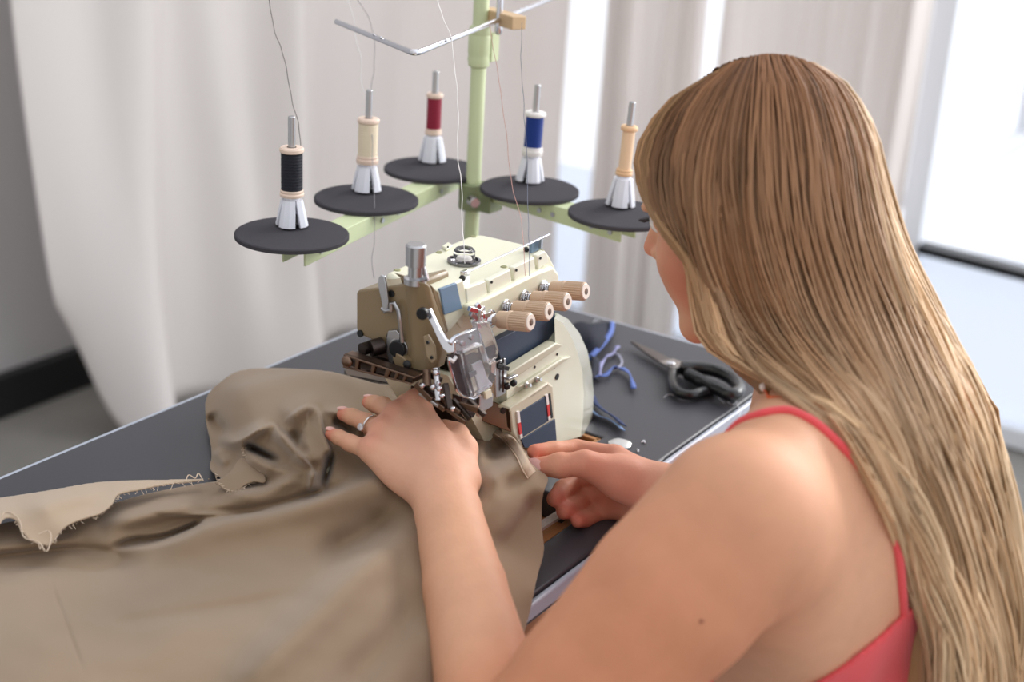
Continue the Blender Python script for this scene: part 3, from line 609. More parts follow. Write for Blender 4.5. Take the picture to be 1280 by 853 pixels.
ctrl = [(258, 505, .800), (262, 540, .790), (264, 582, .784), (300, 462, .815), (340, 462, .822), (400, 466, .828), (450, 474, .832), (500, 485, .836), (530, 494, .838), (560, 500, .834), (600, 527, .832), (625, 533, .836), (645, 552, .842), (665, 582, .846), (682, 600, .842), (678, 640, .826), (679, 690, .802), (668, 740, .790), (655, 790, .772), (620, 870, .75),
        (300, 500, .832), (350, 500, .842), (400, 500, .846), (430, 520, .842), (300, 560, .815), (350, 560, .835), (400, 560, .838), (440, 580, .828), (500, 620, .822), (560, 640, .822), (620, 640, .832), (600, 720, .806), (560, 780, .80), (540, 850, .79), (600, 820, .785),
        (275, 600, .800), (200, 622, .80), (100, 645, .796), (0, 665, .795), (-50, 680, .795), (330, 610, .81), (380, 650, .815), (300, 660, .805), (200, 680, .79), (100, 710, .792), (0, 730, .80), (450, 680, .815), (350, 740, .82), (200, 770, .822), (50, 800, .826), (0, 870, .83), (200, 880, .83), (400, 850, .83), (500, 780, .82), (500, 880, .80)]
ridges = [
 # soft crests and hollows: points, height, width above, width below
 ([(258, 505), (290, 490), (328, 480), (370, 470), (405, 466), (437, 474), (455, 488), (466, 505)], .006, 9, 16),
 ([(262, 515), (270, 530), (284, 546)], -.008, 7, 7),
 ([(352, 528), (368, 516), (383, 507), (398, 513)], .008, 12, 14),
 ([(362, 536), (372, 556), (384, 572)], -.006, 8, 8),
 ([(372, 548), (388, 566), (398, 584)], .004, 8, 8),
 ([(399, 512), (418, 514), (437, 519), (452, 528), (466, 540)], .006, 5, 7),
 ([(415, 524), (430, 532), (448, 545)], -.006, 6, 6),
 ([(271, 553), (284, 551), (298, 550), (314, 541), (328, 534), (344, 532)], .010, 7, 9),
 ([(344, 532), (355, 548), (372, 567), (391, 586)], .011, 6, 8),
 ([(270, 560), (276, 572), (288, 582)], .006, 7, 7),
 ([(303, 554), (318, 562), (334, 570), (352, 579)], -.022, 4, 4),
 ([(300, 566), (320, 578), (345, 588), (388, 588)], .006, 7, 9),
 ([(262, 612), (300, 618), (328, 616), (360, 602), (388, 588)], .009, 7, 12),
 ([(391, 586), (391, 600), (389, 616)], .007, 6, 5),
 ([(413, 562), (410, 584), (402, 616)], -.016, 4, 5),
 ([(230, 640), (290, 640), (339, 634), (402, 615), (440, 600)], -.010, 6, 6),
 ([(120, 660), (170, 648), (220, 636), (262, 626)], .010, 12, 12),
 ([(134, 686), (165, 679), (202, 674), (240, 660), (258, 648)], -.016, 5, 5),
 ([(137, 696), (219, 674), (306, 650), (399, 628), (480, 596), (520, 580)], .012, 10, 26),
 ([(-50, 702), (0, 700), (60, 695), (137, 700), (190, 706)], -.014, 14, 22),
 ([(-40, 690), (40, 684), (110, 674)], .005, 8, 8),
 ([(130, 782), (170, 776), (240, 766), (330, 752), (400, 735)], -.0025, 9, 12),
 ([(383, 702), (430, 684), (470, 664), (515, 632)], -.014, 20, 18),
 ([(270, 890), (330, 830), (383, 778), (465, 700), (525, 645)], .017, 24, 30),
 ([(400, 880), (450, 840), (500, 780), (540, 720)], -.010, 24, 24),
 ([(480, 482), (500, 490), (530, 496)], -.003, 6, 6),
 ([(57, 709), (70, 745), (82, 775), (96, 815), (109, 853)], -.0016, 1.6, 1.6),
 ([(606, 530), (640, 548), (658, 572), (668, 588)], .003, 6, 8),
 ([(600, 566), (618, 564), (630, 556), (634, 546)], -.013, 14, 12),
 ([(598, 612), (622, 596), (650, 584), (676, 590)], .006, 12, 12),
 ([(600, 712), (636, 676), (664, 640), (682, 612)], -.007, 14, 34),
 ([(560, 700), (600, 640), (640, 600)], .004, 16, 16),
]
# overlapping folds: the cloth steps up along the line and settles again over the width
steps = [
 ([(350, 530), (366, 517), (383, 507), (399, 514), (405, 540), (413, 562), (411, 584), (403, 614)], .012, 1, 30),
 ([(271, 552), (298, 550), (328, 533), (344, 531), (356, 548), (391, 586), (390, 606), (388, 622)], .011, 1, 24),
 ([(402, 616), (360, 632), (306, 640), (240, 646), (180, 640)], .008, 1, 30),
 ([(137, 690), (202, 675), (258, 654), (306, 645), (399, 622), (450, 602)], .010, 1, 60),
 ([(399, 512), (437, 519), (466, 540)], .006, 1, 14),
 ([(300, 552), (330, 566), (352, 579)], .008, 1, 16),
]
V, F = sheet(main_poly, ctrl, ridges, 2.0, steps=steps)
n0 = len(F)
flap = [(-60, 628), (0, 622), (60, 613), (120, 603), (180, 600), (240, 599), (262, 598), (240, 602), (205, 606), (175, 612), (148, 618), (140, 630), (125, 642), (100, 650), (80, 660), (62, 680), (40, 676), (28, 664), (20, 650), (6, 648), (-10, 662), (-60, 670)]
V2, F2 = sheet(flap, [(-50, 630, .800), (0, 624, .802), (120, 606, .806), (250, 600, .808), (200, 606, .812), (140, 625, .814), (60, 678, .806), (20, 652, .812), (-50, 668, .806), (60, 640, .818), (0, 640, .816)], [([(20, 640), (80, 625), (140, 612)], .004, 12, 12)], 2.0, 1)
o1 = len(V); V += V2; F += [[i+o1 for i in f] for f in F2]
# the turned-over corner beside the dark opening of the fold
cor = [(268, 603), (285, 592), (292, 583), (302, 572), (312, 578), (326, 590), (332, 597), (330, 603), (318, 602), (306, 606), (298, 612), (285, 614)]
V3, F3 = sheet(cor, [(268, 603, .812), (292, 583, .818), (302, 572, .822), (330, 600, .822), (300, 612, .816), (300, 595, .820)], [], 2.0, 1, .0006)
o2 = len(V); V += V3; F += [[i+o2 for i in f] for f in F3]
cloth = pymesh('khaki_fabric', V, F, [khaki, khaki2], origin=PZ(300, 700, T))
for i in range(n0, n0+len(F2)): cloth.data.polygons[i].material_index = 1
k = cloth.modifiers.new('solid', 'SOLIDIFY'); k.thickness = .0011; k.offset = -1
k = cloth.modifiers.new('sm', 'SMOOTH'); k.iterations = 1; k.factor = .5
tag(cloth, 'large crumpled khaki cloth spread over the table and fed into the machine', 'fabric')
# frayed threads on the cut edges
fr = MB(); rr = random.Random(4)
for path, z, n, L_ in (([(20, 652), (28, 664), (42, 677), (62, 680), (80, 660), (100, 650), (125, 642), (140, 628), (150, 617), (180, 610), (210, 605), (250, 600)], .812, 120, 9), ([(268, 590), (272, 602), (285, 613), (300, 611), (318, 602), (331, 600)], .818, 40, 4), ([(302, 553), (306, 568), (318, 580), (330, 590)], .826, 34, 3)):
    P = catmull(path, n)
    for p in P:
        dx = rr.uniform(-3, 4); dy = rr.uniform(.4, 1)*L_*rr.random()**1.5*(1 if L_ > 5 else .8)
        a = PZ(p[0], p[1], z); b = PZ(p[0]+dx*.6, p[1]+dy*.6, z-.001); c = PZ(p[0]+dx*1.4, p[1]+dy, z-.0015)
        fr.tube([a, b, c], .00032, 4)
for path in ([(0, 648), (8, 640), (20, 645), (26, 655), (30, 672), (48, 678), (58, 690), (64, 672), (60, 664), (48, 668)], [(232, 602), (236, 594), (244, 598), (248, 592), (254, 601)]):
    fr.tube([Vector(q) for q in catmull([tuple(PZ(a, b, .815)) for a, b in path], 40)], .0005, 5)
fr.build('frayed_edge', frm, cloth)
# stitched hem along the right edge
ct = BVHTree.FromPolygons([tuple(v) for v in V], [tuple(f) for f in F])
def onc(x, y, off=.0012):
    h = ct.ray_cast(CAM, ray(x, y).normalized()); return (h[0] if h[0] else PZ(x, y, .84))-cf*off
ho_ = catmull([(604, 529), (622, 534), (640, 547), (654, 563), (663, 579), (670, 589)], 40); hi_ = catmull([(601, 535), (617, 541), (632, 553), (645, 570), (653, 587), (660, 598)], 40)
HV = []; HF_ = []
for i in range(40):
    for w_ in (0, .35, .7, 1): HV.append(onc(*(ho_[i]*(1-w_)+hi_[i]*w_)))
    if i: HF_ += [((i-1)*4+j, (i-1)*4+j+1, i*4+j+1, i*4+j) for j in range(3)]
hb = pymesh('hem_band', HV, HF_, khaki2, cloth); k = hb.modifiers.new('s', 'SOLIDIFY'); k.thickness = .0014
MB().tube([onc(*q, .0022) for q in hi_], .0005, 5).build('hem_stitching', frm, cloth)
# ------------------------------------------------------------------ things lying on the table
# scissors
sx = thing('fabric_scissors', 'large tailor scissors with black handles lying open end away on the table', 'scissors', PZ(850, 460, T))
bl = MB(); z = T+.006
tipp = PZ(789, 429, z); piv = PZ(836, 456, z); d_ = (tipp-piv); sd = d_.cross(Vector((0, 0, 1))).normalized()
bl.prism([piv+sd*.009, piv-sd*.009, piv.lerp(tipp, .5)-sd*.0065, tipp-sd*.001, tipp+sd*.0015, piv.lerp(tipp, .5)+sd*.0075], (0, 0, .003))
bl.build('blade', mat('blade_steel', (120, 112, 108), .3, 1), sx, bevel=.0008)
sh_ = MB(); q = PZ(852, 462, z+.004)
sh_.prism([piv+sd*.011+d_*.08, piv-sd*.010+d_*.08, q-sd*.012, q+sd*.012], (0, 0, .004)); sh_.build('shank', mat('shank_steel', (190, 184, 178), .25, 1), sx, bevel=.0012)
MB().cyl(PZ(838, 455, z+.007), .005, .002).build('pivot_screw', chrome, sx, bevel=.0005)
hm = mat('scissor_handle', (16, 16, 18), .32, coat=.3)
loop = [(843, 462), (840, 476), (846, 489), (862, 494), (878, 490), (892, 487), (884, 480), (872, 473), (860, 466), (850, 463), (843, 466)]
MB().tube([Vector(q) for q in catmull([tuple(PZ(a, b, T+.008)) for a, b in loop], 60)], .0058, 12).build('handle', hm, sx)
lp = [(852, 460), (872, 460), (895, 464), (915, 474), (924, 487), (915, 494), (900, 488), (880, 478), (860, 468)]
MB().tube([Vector(q) for q in catmull([tuple(PZ(a, b, T+.013)) for a, b in lp], 60)], .0075, 12).build('handle', hm, sx)
# denim scraps behind the machine
denim = mat('denim_dark', (22, 26, 42), .9, bump=.5, bscale=900); denl = mat('denim_light', (88, 108, 170), .9, bump=.6, bscale=700)
def ribbon(pts, w, name, m, parent, z=T+.004, th=.0012, wv=0):
    P = [Vector(q) for q in catmull([tuple(PZ(p[0], p[1], z+(p[2] if len(p) > 2 else 0))) for p in pts], 50)]
    V = []; F = []
    for i, p in enumerate(P):
        t = (P[min(i+1, 49)]-P[max(i-1, 0)]).normalized(); s_ = t.cross(Vector((0, 0, 1))).normalized(); a = .5+wv*math.sin(i*.35)
        s2 = s_*math.cos(a)+Vector((0, 0, math.sin(a))); V += [p-s2*w/2+Vector((0, 0, w*.3)), p+s2*w/2+Vector((0, 0, w*.3))]
        if i: F.append((2*i-2, 2*i-1, 2*i+1, 2*i))
    o = pymesh(name, V, F, m, parent, origin=(P[0] if parent is None else None)); k = o.modifiers.new('s', 'SOLIDIFY'); k.thickness = th; return o
def cloth_patch(poly, zf, name, m, parent, origin):
    V, F = sheet(poly, zf, [], 2.0, 0, .003); return pymesh(name, V, F, m, parent, origin=origin)
o = cloth_patch([(716, 405), (726, 402), (742, 405), (758, 402), (766, 404), (762, 418), (752, 434), (742, 447), (734, 450), (728, 440), (722, 425)], [(716, 405, T+.012), (766, 404, T+.006), (740, 446, T+.004), (742, 420, T+.022), (722, 425, T+.014), (755, 425, T+.012)], 'denim_scrap', denim, None, PZ(740, 430, T))
k = o.modifiers.new('s', 'SOLIDIFY'); k.thickness = .0015
tag(o, 'dark denim scrap folded with a frayed blue edge right behind the machine', 'fabric scrap')
ribbon([(766, 404, .004), (764, 416, .005), (755, 430, .006), (744, 442, .005), (736, 450, .002)], .006, 'blue_selvedge', denl, o)
d2 = ribbon([(742, 474), (748, 472), (757, 470), (764, 462), (774, 461), (784, 466), (790, 475), (792, 487)], .006, 'denim_ribbon', denl, None, wv=.5); tag(d2, 'curly pale blue denim ribbon with a hooked end on the table', 'fabric scrap')
ribbon([(748, 472), (750, 458), (757, 448), (765, 443), (772, 434)], .006, 'curled_strip', mat('denim_pale', (150, 150, 190), .9), d2, wv=.4)
MB().tube([Vector(q) for q in catmull([tuple(PZ(a, b, T+.003)) for a, b in ((766, 440), (775, 446), (777, 455), (770, 462))], 20)], .0012, 6).build('loose_end', mat('thread_grey', (170, 170, 190), .9), d2)
ribbon([(742, 448), (746, 456), (745, 466), (743, 476)], .012, 'dark_strip', denim, d2)
d3 = ribbon([(739, 495), (745, 507), (755, 516), (768, 524), (779, 534)], .010, 'denim_strip', mat('denim_mid', (34, 48, 84), .9, bump=.6, bscale=600), None); tag(d3, 'narrow dark blue denim strip ending in a point near the silver disc', 'fabric scrap')
ribbon([(738, 513), (748, 521), (760, 525), (770, 531), (779, 539)], .006, 'frayed_border', mat('denim_fray', (120, 146, 186), .95, bump=.8, bscale=500), d3)
foil = MB(); c0 = PZ(775, 555, T+.001)
foil.lathe([(0, .0022), (.006, .002), (.0105, .0012), (.0118, .0004), (.0112, 0), (0, 0)], c0, seg=28, wob=lambda k, h: 1+.05*math.sin(k*1.1)+.03*math.sin(k*2.7))
tag(foil.build('silver_disc', mat('foil', (205, 205, 204), .35, .4, bump=.6, bscale=150), origin=c0), 'small crinkled silver disc lying on the table by the hand', 'disc')
def bit(label, pts, r=.0005, rgb=(205, 208, 214), z=.0012):
    P = [Vector(q) for q in catmull([tuple(PZ(a, b, T+z)) for a, b in pts], 24)]
    o = MB().tube(P, r, 5).build('thread_snippet', mat('snip', rgb, .9), origin=P[0]); return tag(o, label, 'thread', 'thread snippets on the table')
bit('short curved white thread snippet below the scissors handle', [(830, 497), (836, 493), (844, 495), (850, 498)])
bit('looped white thread snippet at the table edge beside the scissors tip handle', [(898, 491), (905, 498), (915, 506), (921, 501), (912, 494), (902, 491), (898, 497), (905, 504)])
bit('tiny white thread snippet right of the silver disc', [(802, 553), (805, 551), (806, 554)], .0008)
bit('white thread snippet hanging over the pale table edge', [(920, 498), (922, 506), (925, 515), (924, 522)])
bit('faint white thread snippet above the denim scrap', [(742, 403), (745, 400), (748, 402)], .0006)
bit('tiny white crumb of thread under the silver disc', [(796, 562), (798, 563), (797, 565)], .0008)
# ------------------------------------------------------------------ the woman
import openvdb
class Field:
    def __init__(s, lo, hi, h):
        s.lo = np.array(lo, float); s.h = h; s.n = [int(math.ceil((b-a)/h))+1 for a, b in zip(lo, hi)]; s.D = np.full(s.n, .05, np.float32)
        s.ax = [s.lo[i]+np.arange(s.n[i])*h for i in range(3)]
    def sub(s, lo, hi):
        sl = []
        for i in range(3):
            a = max(0, int((lo[i]-s.lo[i])/s.h)); b = min(s.n[i], int((hi[i]-s.lo[i])/s.h)+2)
            if b <= a: return None, None
            sl.append(slice(a, b))
        g = np.meshgrid(*[s.ax[i][sl[i]].astype(np.float32) for i in range(3)], indexing='ij', sparse=True)
        return tuple(sl), g
    def put(s, sl, d, k, op='u'):
        A = s.D[sl]
        if op == 'u':
            h = np.maximum(k-np.abs(A-d), 0)/k; s.D[sl] = np.minimum(A, d)-h*h*k*.25
        else:
            d = -d; h = np.maximum(k-np.abs(A-d), 0)/k; s.D[sl] = np.maximum(A, d)+h*h*k*.25
    def cone(s, a, b, ra, rb, k=.006, op='u', pad=.02):
        a = np.array(a, float); b = np.array(b, float); r = max(ra, rb)+k+pad
        sl, g = s.sub(np.minimum(a, b)-r, np.maximum(a, b)+r)
        if sl is None: return
        d = b-a; L2 = float(d@d)+1e-12
        t = np.clip(((g[0]-a[0])*d[0]+(g[1]-a[1])*d[1]+(g[2]-a[2])*d[2])/L2, 0, 1)
        q = np.sqrt((g[0]-a[0]-t*d[0])**2+(g[1]-a[1]-t*d[1])**2+(g[2]-a[2]-t*d[2])**2)-(ra+(rb-ra)*t)
        s.put(sl, q.astype(np.float32), k, op)
    def chain(s, pts, rs, k=.006):
        for i in range(len(pts)-1): s.cone(pts[i], pts[i+1], rs[i], rs[i+1], k)
    def ell(s, c, r, M=None, k=.01, op='u', pad=.02):
        c = np.array(c, float); R = max(r)+k+pad; sl, g = s.sub(c-R, c+R)
        if sl is None: return
        M = np.eye(3) if M is None else np.array(M, float)   # columns: local axes in world
        x = [g[i]-c[i] for i in range(3)]
        l = [sum(M[j][i]*x[j] for j in range(3)) for i in range(3)]
        k0 = np.sqrt(sum((l[i]/r[i])**2 for i in range(3))); k1 = np.sqrt(sum((l[i]/r[i]**2)**2 for i in range(3)))+1e-9
        s.put(sl, (k0*(k0-1)/k1).astype(np.float32), k, op)
    def mesh(s, adapt=0.0):
        vg = openvdb.FloatGrid(background=.05); w = 4*s.h
        vg.copyFromArray(np.clip(s.D, -w, w)); P, Tn, Q = vg.convertToPolygons(isovalue=0.0, adaptivity=adapt)
        return P*s.h+s.lo, [tuple(f) for f in Tn]+[tuple(f) for f in Q]
npv = lambda v: np.array(tuple(v), float)
# head frame
yw, pt, rl = math.radians(91), math.radians(17), 0
hF = np.array([math.cos(yw)*math.cos(pt), math.sin(yw)*math.cos(pt), -math.sin(pt)]); hR = np.array([math.sin(yw), -math.cos(yw), 0]); hU = np.cross(hR, hF)
HM = np.stack([hR, hF, hU], 1); HP = npv(PD(806, 314, 1.238))-hF*.121+hU*.033
def H(s, f, u): return HP+hR*s+hF*f+hU*u
# joints
WL = PD(554, 612, 1.205); EL = PD(632, 965, .97); SL = PD(925, 655, .985)
NB = npv((1.035, .352, .955)); SR = npv((1.19, .385, .93)); WR = PD(830, 618, 1.262); ER = npv((1.175, .30, .74))
CH = npv((1.015, .335, .83)); WA = npv((1.03, .27, .66)); HI = npv((1.04, .24, .54))
def body_torso(f):
    Mt = np.stack([np.array((.99, .12, 0)), np.array((-.115, .95, .28)), np.array((.03, -.28, .96))], 1)
    f.ell(CH, (.145, .098, .19), Mt, .02)
    f.ell(WA, (.118, .09, .16), None, .03); f.ell(HI, (.16, .115, .12), None, .04)
    f.cone(NB+(0, 0, -.02), npv(SL)+(.03, .0, .0), .055, .052, .03); f.cone(NB+(0, 0, -.02), SR+(-.03, 0, 0), .055, .05, .03)
    f.cone(npv(SL)+(.03, -.005, -.03), CH+(-.03, -.02, -.08), .06, .08, .03); f.cone(SR+(-.02, -.005, -.03), CH+(.05, -.01, -.08), .06, .08, .03)
    f.ell(CH+(-.06, .085, -.03), (.055, .05, .055), None, .03); f.ell(CH+(.07, .10, -.03), (.055, .05, .055), None, .03)
def body_full(f):
    body_torso(f)
    # neck
    f.cone(NB+(0, .0, -.01), H(0, -.035, -.06), .056, .050, .03)
    f.cone(NB+(-.0, -.03, .0), H(0, -.06, -.03), .03, .035, .03)
    # head
    f.ell(H(0, -.003, .027), (.068, .081, .078), HM, .01); f.ell(H(0, .028, -.03), (.058, .066, .082), HM, .02)
    for sg in (-1, 1):
        f.cone(H(sg*.052, .0, -.055), H(sg*.018, .072, -.098), .015, .014, .018)
        f.ell(H(sg*.036, .053, -.035), (.028, .034, .036), HM, .014)
        f.ell(H(sg*.031, .082, .012), (.022, .012, .007), HM, .008)
        f.ell(H(sg*.03, .094, -.002), (.014, .010, .010), HM, .008, 's')
        f.ell(H(sg*.031, .079, -.003), (.013, .010, .010), HM, .003)
        f.ell(H(sg*.074, -.008, -.015), (.008, .018, .028), HM, .005)
    f.ell(H(0, .078, -.098), (.021, .016, .016), HM, .014); f.ell(H(0, .050, -.045), (.050, .052, .058), HM, .012)
    f.cone(H(0, .086, .012), H(0, .112, -.030), .0075, .0085, .010); f.ell(H(.010, .100, -.034), (.008, .009, .006), HM, .005); f.ell(H(-.010, .100, -.034), (.008, .009, .006), HM, .005)
    f.ell(H(0, .086, -.058), (.020, .009, .005), HM, .004); f.ell(H(0, .085, -.068), (.018, .008, .006), HM, .004); f.ell(H(0, .0955, -.063), (.022, .005, .0012), HM, .002, 's')
    # left arm
    s0 = npv(SL); e0 = npv(EL); w0 = npv(WL)
    f.ell(s0+(0.0, .0, .0), (.062, .060, .062), None, .02)
    f.chain([s0, s0+(e0-s0)*.3, s0+(e0-s0)*.65, e0], [.062, .060, .052, .045], .005)
    f.chain([e0, e0+(w0-e0)*.22, e0+(w0-e0)*.6, e0+(w0-e0)*.9, w0], [.042, .0385, .0325, .0275, .0265], .004)
    # right arm
    e1 = ER; w1 = npv(WR)
    f.ell(SR, (.06, .058, .06), None, .02); f.chain([SR, SR+(e1-SR)*.5, e1], [.056, .05, .041], .02)
    f.chain([e1, e1+(w1-e1)*.3, e1+(w1-e1)*.9, w1], [.040, .038, .0265, .025], .015)
    # thighs (shorts end above the knee)
    for x in (-.085, .085): f.chain([HI+(x, .03, -.01), HI+(x*1.1-.01, .24, .0), HI+(x*1.1-.02, .41, .0)], [.085, .072, .055], .03)
    hand_left(f); hand_right(f)
def P3(q, d): return npv(PD(q[0], q[1], d))
# ---- left hand: palm down on the cloth
w0 = npv(WL)
mI, mM, mR, mP = [npv(bone(WL, x, y, L_)) for x, y, L_ in ((521, 506, .090), (497, 521, .088), (479, 541, .082), (464, 564, .076))]
def fing(m, pts): 
    out = [m]
    for x, y, L_ in pts: out.append(npv(bone(Vector(out[-1]), x, y, L_)))
    return out
fP = fing(mP, [(438, 554, .027), (424, 547, .016), (414, 543, .012)])
fR = fing(mR, [(457, 528, .033), (440, 521, .018), (429, 518, .013)])
fM = fing(mM, [(478, 508, .036), (468, 505, .02), (461, 503, .013)])
fI = fing(mI, [(507, 505, .036), (499, 510, .022), (495, 516, .014)])
tC = P3((575, 600), 1.222); tM = P3((577, 562), 1.243); tI_ = P3((570, 545), 1.258); tT = P3((556, 535), 1.265)
def hand_left(f):
    for m, r in ((mI, .0125), (mM, .0125), (mR, .0118), (mP, .0108)):
        f.cone(w0+(m-w0)*.05, m, .017, r, .012)
    c = (w0+mM+mR)/3; ax = (mM*.5+mR*.5-w0); ax /= np.linalg.norm(ax); sx_ = (mI-mP); sx_ -= ax*(sx_@ax); sx_ /= np.linalg.norm(sx_); nz_ = np.cross(sx_, ax); 
    f.ell(w0*.5+(mM+mR)*.25+(-abs(nz_))*0, (.036, .048, .015), np.stack([sx_, ax, nz_], 1), .012)
    for m, r in ((mI, .0118), (mM, .0112), (mR, .0105), (mP, .0095)): f.ell(m+(0, 0, .0030), (r, r, r), None, .006)
    f.chain(fI, [.0100, .0088, .0078, .0066], .003); f.chain(fM, [.0100, .0088, .0078, .0066], .003)
    f.chain(fR, [.0095, .0084, .0075, .0063], .003); f.chain(fP, [.0088, .0076, .0068, .0058], .003)
    f.chain([w0, tC, tM, tI_, tT], [.018, .0165, .0130, .0105, .008], .008)
    f.ell(w0, (.030, .024, .022), None, .01)
    for m in (mI, mM, mR, mP):      # tendons fanning over the back of the hand
        up = np.array((-.25, -.25, .9)); f.cone(w0+(m-w0)*.35+up*.0135, m+up*.0095, .0035, .0045, .006)
# ---- right hand: pinching the hem between thumb and forefinger
rC = P3((778, 598), 1.262); rM = P3((731, 580), 1.252); rI = P3((700, 582), 1.253); rT = P3((669, 584), 1.256)
iM = P3((768, 572), 1.288); iP = P3((720, 562), 1.296); iD = P3((692, 563), 1.280); iT = P3((668, 565), 1.268)
gM = [P3((768, 590), 1.300), P3((722, 598), 1.312), P3((703, 612), 1.292), P3((693, 624), 1.272)]
gR = [P3((772, 608), 1.302), P3((732, 622), 1.312), P3((715, 634), 1.290), P3((705, 640), 1.270)]
gP = [P3((778, 628), 1.298), P3((748, 642), 1.304), P3((731, 650), 1.288), P3((722, 652), 1.272)]
def hand_right(f):
    w1 = npv(WR)
    f.cone(w1, rC, .023, .018, .012); f.cone(rC, rM, .0185, .0125, .012)
    f.chain([rM, rI, rT], [.0118, .0102, .0086], .003); f.ell(rI, (.0112,)*3, None, .004)
    for m in (iM, gM[0], gR[0], gP[0]): f.cone(w1, m, .018, .012, .012)
    f.chain([iM, iP, iD, iT], [.0110, .0092, .0082, .0070], .003)
    f.chain(gM, [.0108, .0092, .0083, .0074], .003); f.chain(gR, [.0104, .0090, .0082, .0074], .003); f.chain(gP, [.0098, .0082, .0074, .0064], .003)
    f.cone(w1+(-.005, 0, -.012), gP[0]+(0, 0, -.004), .017, .013, .01)
HG = .0021
fld = Field((.60, .10, .44), (1.31, .84, 1.26), HG)
body_full(fld)
BV, BF = fld.mesh()
woman = thing('person', 'woman with long blonde hair in a red strappy top sewing at the machine', 'person', (1.04, .24, .42))
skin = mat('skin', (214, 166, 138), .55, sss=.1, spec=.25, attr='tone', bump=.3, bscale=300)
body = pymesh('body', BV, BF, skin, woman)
sm = body.modifiers.new('smooth', 'SMOOTH'); sm.iterations = 4; sm.factor = .5
del fld
# skin tone: tanned outer arm, pinker knuckles and finger tips, paler back
BV = np.array(BV); col = np.tile(np.array(lin((214, 162, 130))), (len(BV), 1))
def paint(c, r, rgb, a):
    c = np.array(c, float); d = np.linalg.norm(BV-c, axis=1); w = (np.clip(1-d/r, 0, 1)**1.2*a)[:, None]; col[:] = col*(1-w)+np.array(lin(rgb))*w
s0 = npv(SL); e0 = npv(EL)
for k in np.linspace(0, 1, 6): paint(s0+(e0-s0)*k+(-.03, .0, -.02), .12, (194, 120, 84), .6)
for c_, r_ in ((mM*.4+w0*.6, .10), (npv(WR)*.5+rM*.5, .09)): paint(c_, r_, (228, 176, 152), .9)
paint(H(-.05, .05, -.04), .06, (206, 118, 96), .75); paint(H(0, .115, -.03), .025, (205, 112, 96), .6)
for m in (mI, mM, mR, mP): paint(m+(0, 0, .01), .018, (216, 128, 112), .6)
for c in (fP, fR, fM, fI):
    paint(c[-1], .018, (208, 98, 84), .9); paint(c[1], .012, (214, 136, 118), .5)
for c in (rT, iT, gM[-1], gR[-1], gP[-1]): paint(c, .02, (206, 100, 84), .85)
paint(rM, .07, (204, 128, 106), .6); paint(gR[0], .085, (186, 104, 82), .8)  # right hand in shade: darker, redder tone put into the skin colour
nn_ = np.array([noise.noise(Vector(v)*28)+.5*noise.noise(Vector(v)*90) for v in BV]); col *= (1+.07*nn_)[:, None]
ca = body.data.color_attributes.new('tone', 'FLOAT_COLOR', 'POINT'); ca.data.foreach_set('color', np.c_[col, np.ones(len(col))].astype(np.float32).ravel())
tree = BVHTree.FromPolygons([tuple(v) for v in BV], [tuple(int(i) for i in f) for f in BF])
def hit(px, py, off=0):
    v = ray(px, py).normalized(); h = tree.ray_cast(CAM, v)
    return (h[0]+h[1]*off, h[1]) if h[0] else (None, None)
hm_ = hit(877, 777, .0)[0]
if hm_ is not None: MB().ell(hm_, (.0016, .0016, .0012), None, 10).build('mole', mat('mole', (132, 78, 56), .6), body)
# nails
nail = mat('nail', (224, 168, 156), .25, coat=.3)
def fingernail(tip, prev, n, w=.0055, l=.0068):
    t = Vector(tip-prev).normalized(); n = Vector(n); n = (n-t*n.dot(t)).normalized(); b = t.cross(n); M = Matrix((b, t, n)).transposed().to_4x4()
    h = tree.ray_cast(Vector(tip)+n*.03, -n); p = h[0] if h[0] else Vector(tip)+n*.007
    MB().ell(p+t*.001-n*.0006, (w, l, .0014), M, 14).build('fingernail', nail, body)
for c, w in ((fP, .0040), (fR, .0046), (fM, .0046)): fingernail(c[-1], c[-2], (0, -.1, 1), w, .0055)
fingernail(rT, rI, -cf+Vector((0, 0, .35)), .0070, .0085)
# finger ring with a stone
rc = fR[0]*.45+fR[1]*.55; rax = Vector(fR[1]-fR[0]).normalized(); u_ = rax.cross(Vector((0, 0, 1))).normalized(); v_ = rax.cross(u_)
rg = MB().tube([Vector(rc)+(u_*math.cos(a)+v_*math.sin(a))*.0102 for a in arc(33, 0, 2*PI)], .0009, 8, False).build('finger_ring', mat('silver', (225, 222, 220), .15, 1), body)
st = PD(451, 534, depth(rc)-.010)
MB().lathe([(0, -.003), (.0034, .0), (.0036, .0008), (.0024, .0022), (0, .0022)], st, (st-Vector(rc)).normalized(), 10).build('ring_stone', mat('diamond', (240, 240, 245), .02, trans=.6, ior=2.2), rg, smooth=0)
# eyes, lashes
for sg in (-1, 1): ey = MB().ell(H(sg*.031, .0815, -.003), (.011,)*3, seg=16).build('eye', mat('eye_white', (228, 224, 220), .15), body); MB().ell(H(sg*.031, .0905, -.004), (.0045, .003, .0045), Matrix(HM.tolist()).to_4x4(), 12).build('iris', mat('iris', (70, 90, 100), .1), ey)
for sg in (-1, 1):
    la_ = MB()
    for a in arc(12, -1, 1): p = Vector(H(sg*(.031+a*.010), .092-.004*a*a, .000)); la_.tube([p, p+Vector(hF)*.005-Vector(hU)*.001, p+Vector(hF)*.009+Vector(hU)*.001+Vector(hR)*sg*.002*a], [.0006, .0005, .0001], 4)
    la_.build('eyelashes', mat('lash', (40, 28, 24), .7), body)
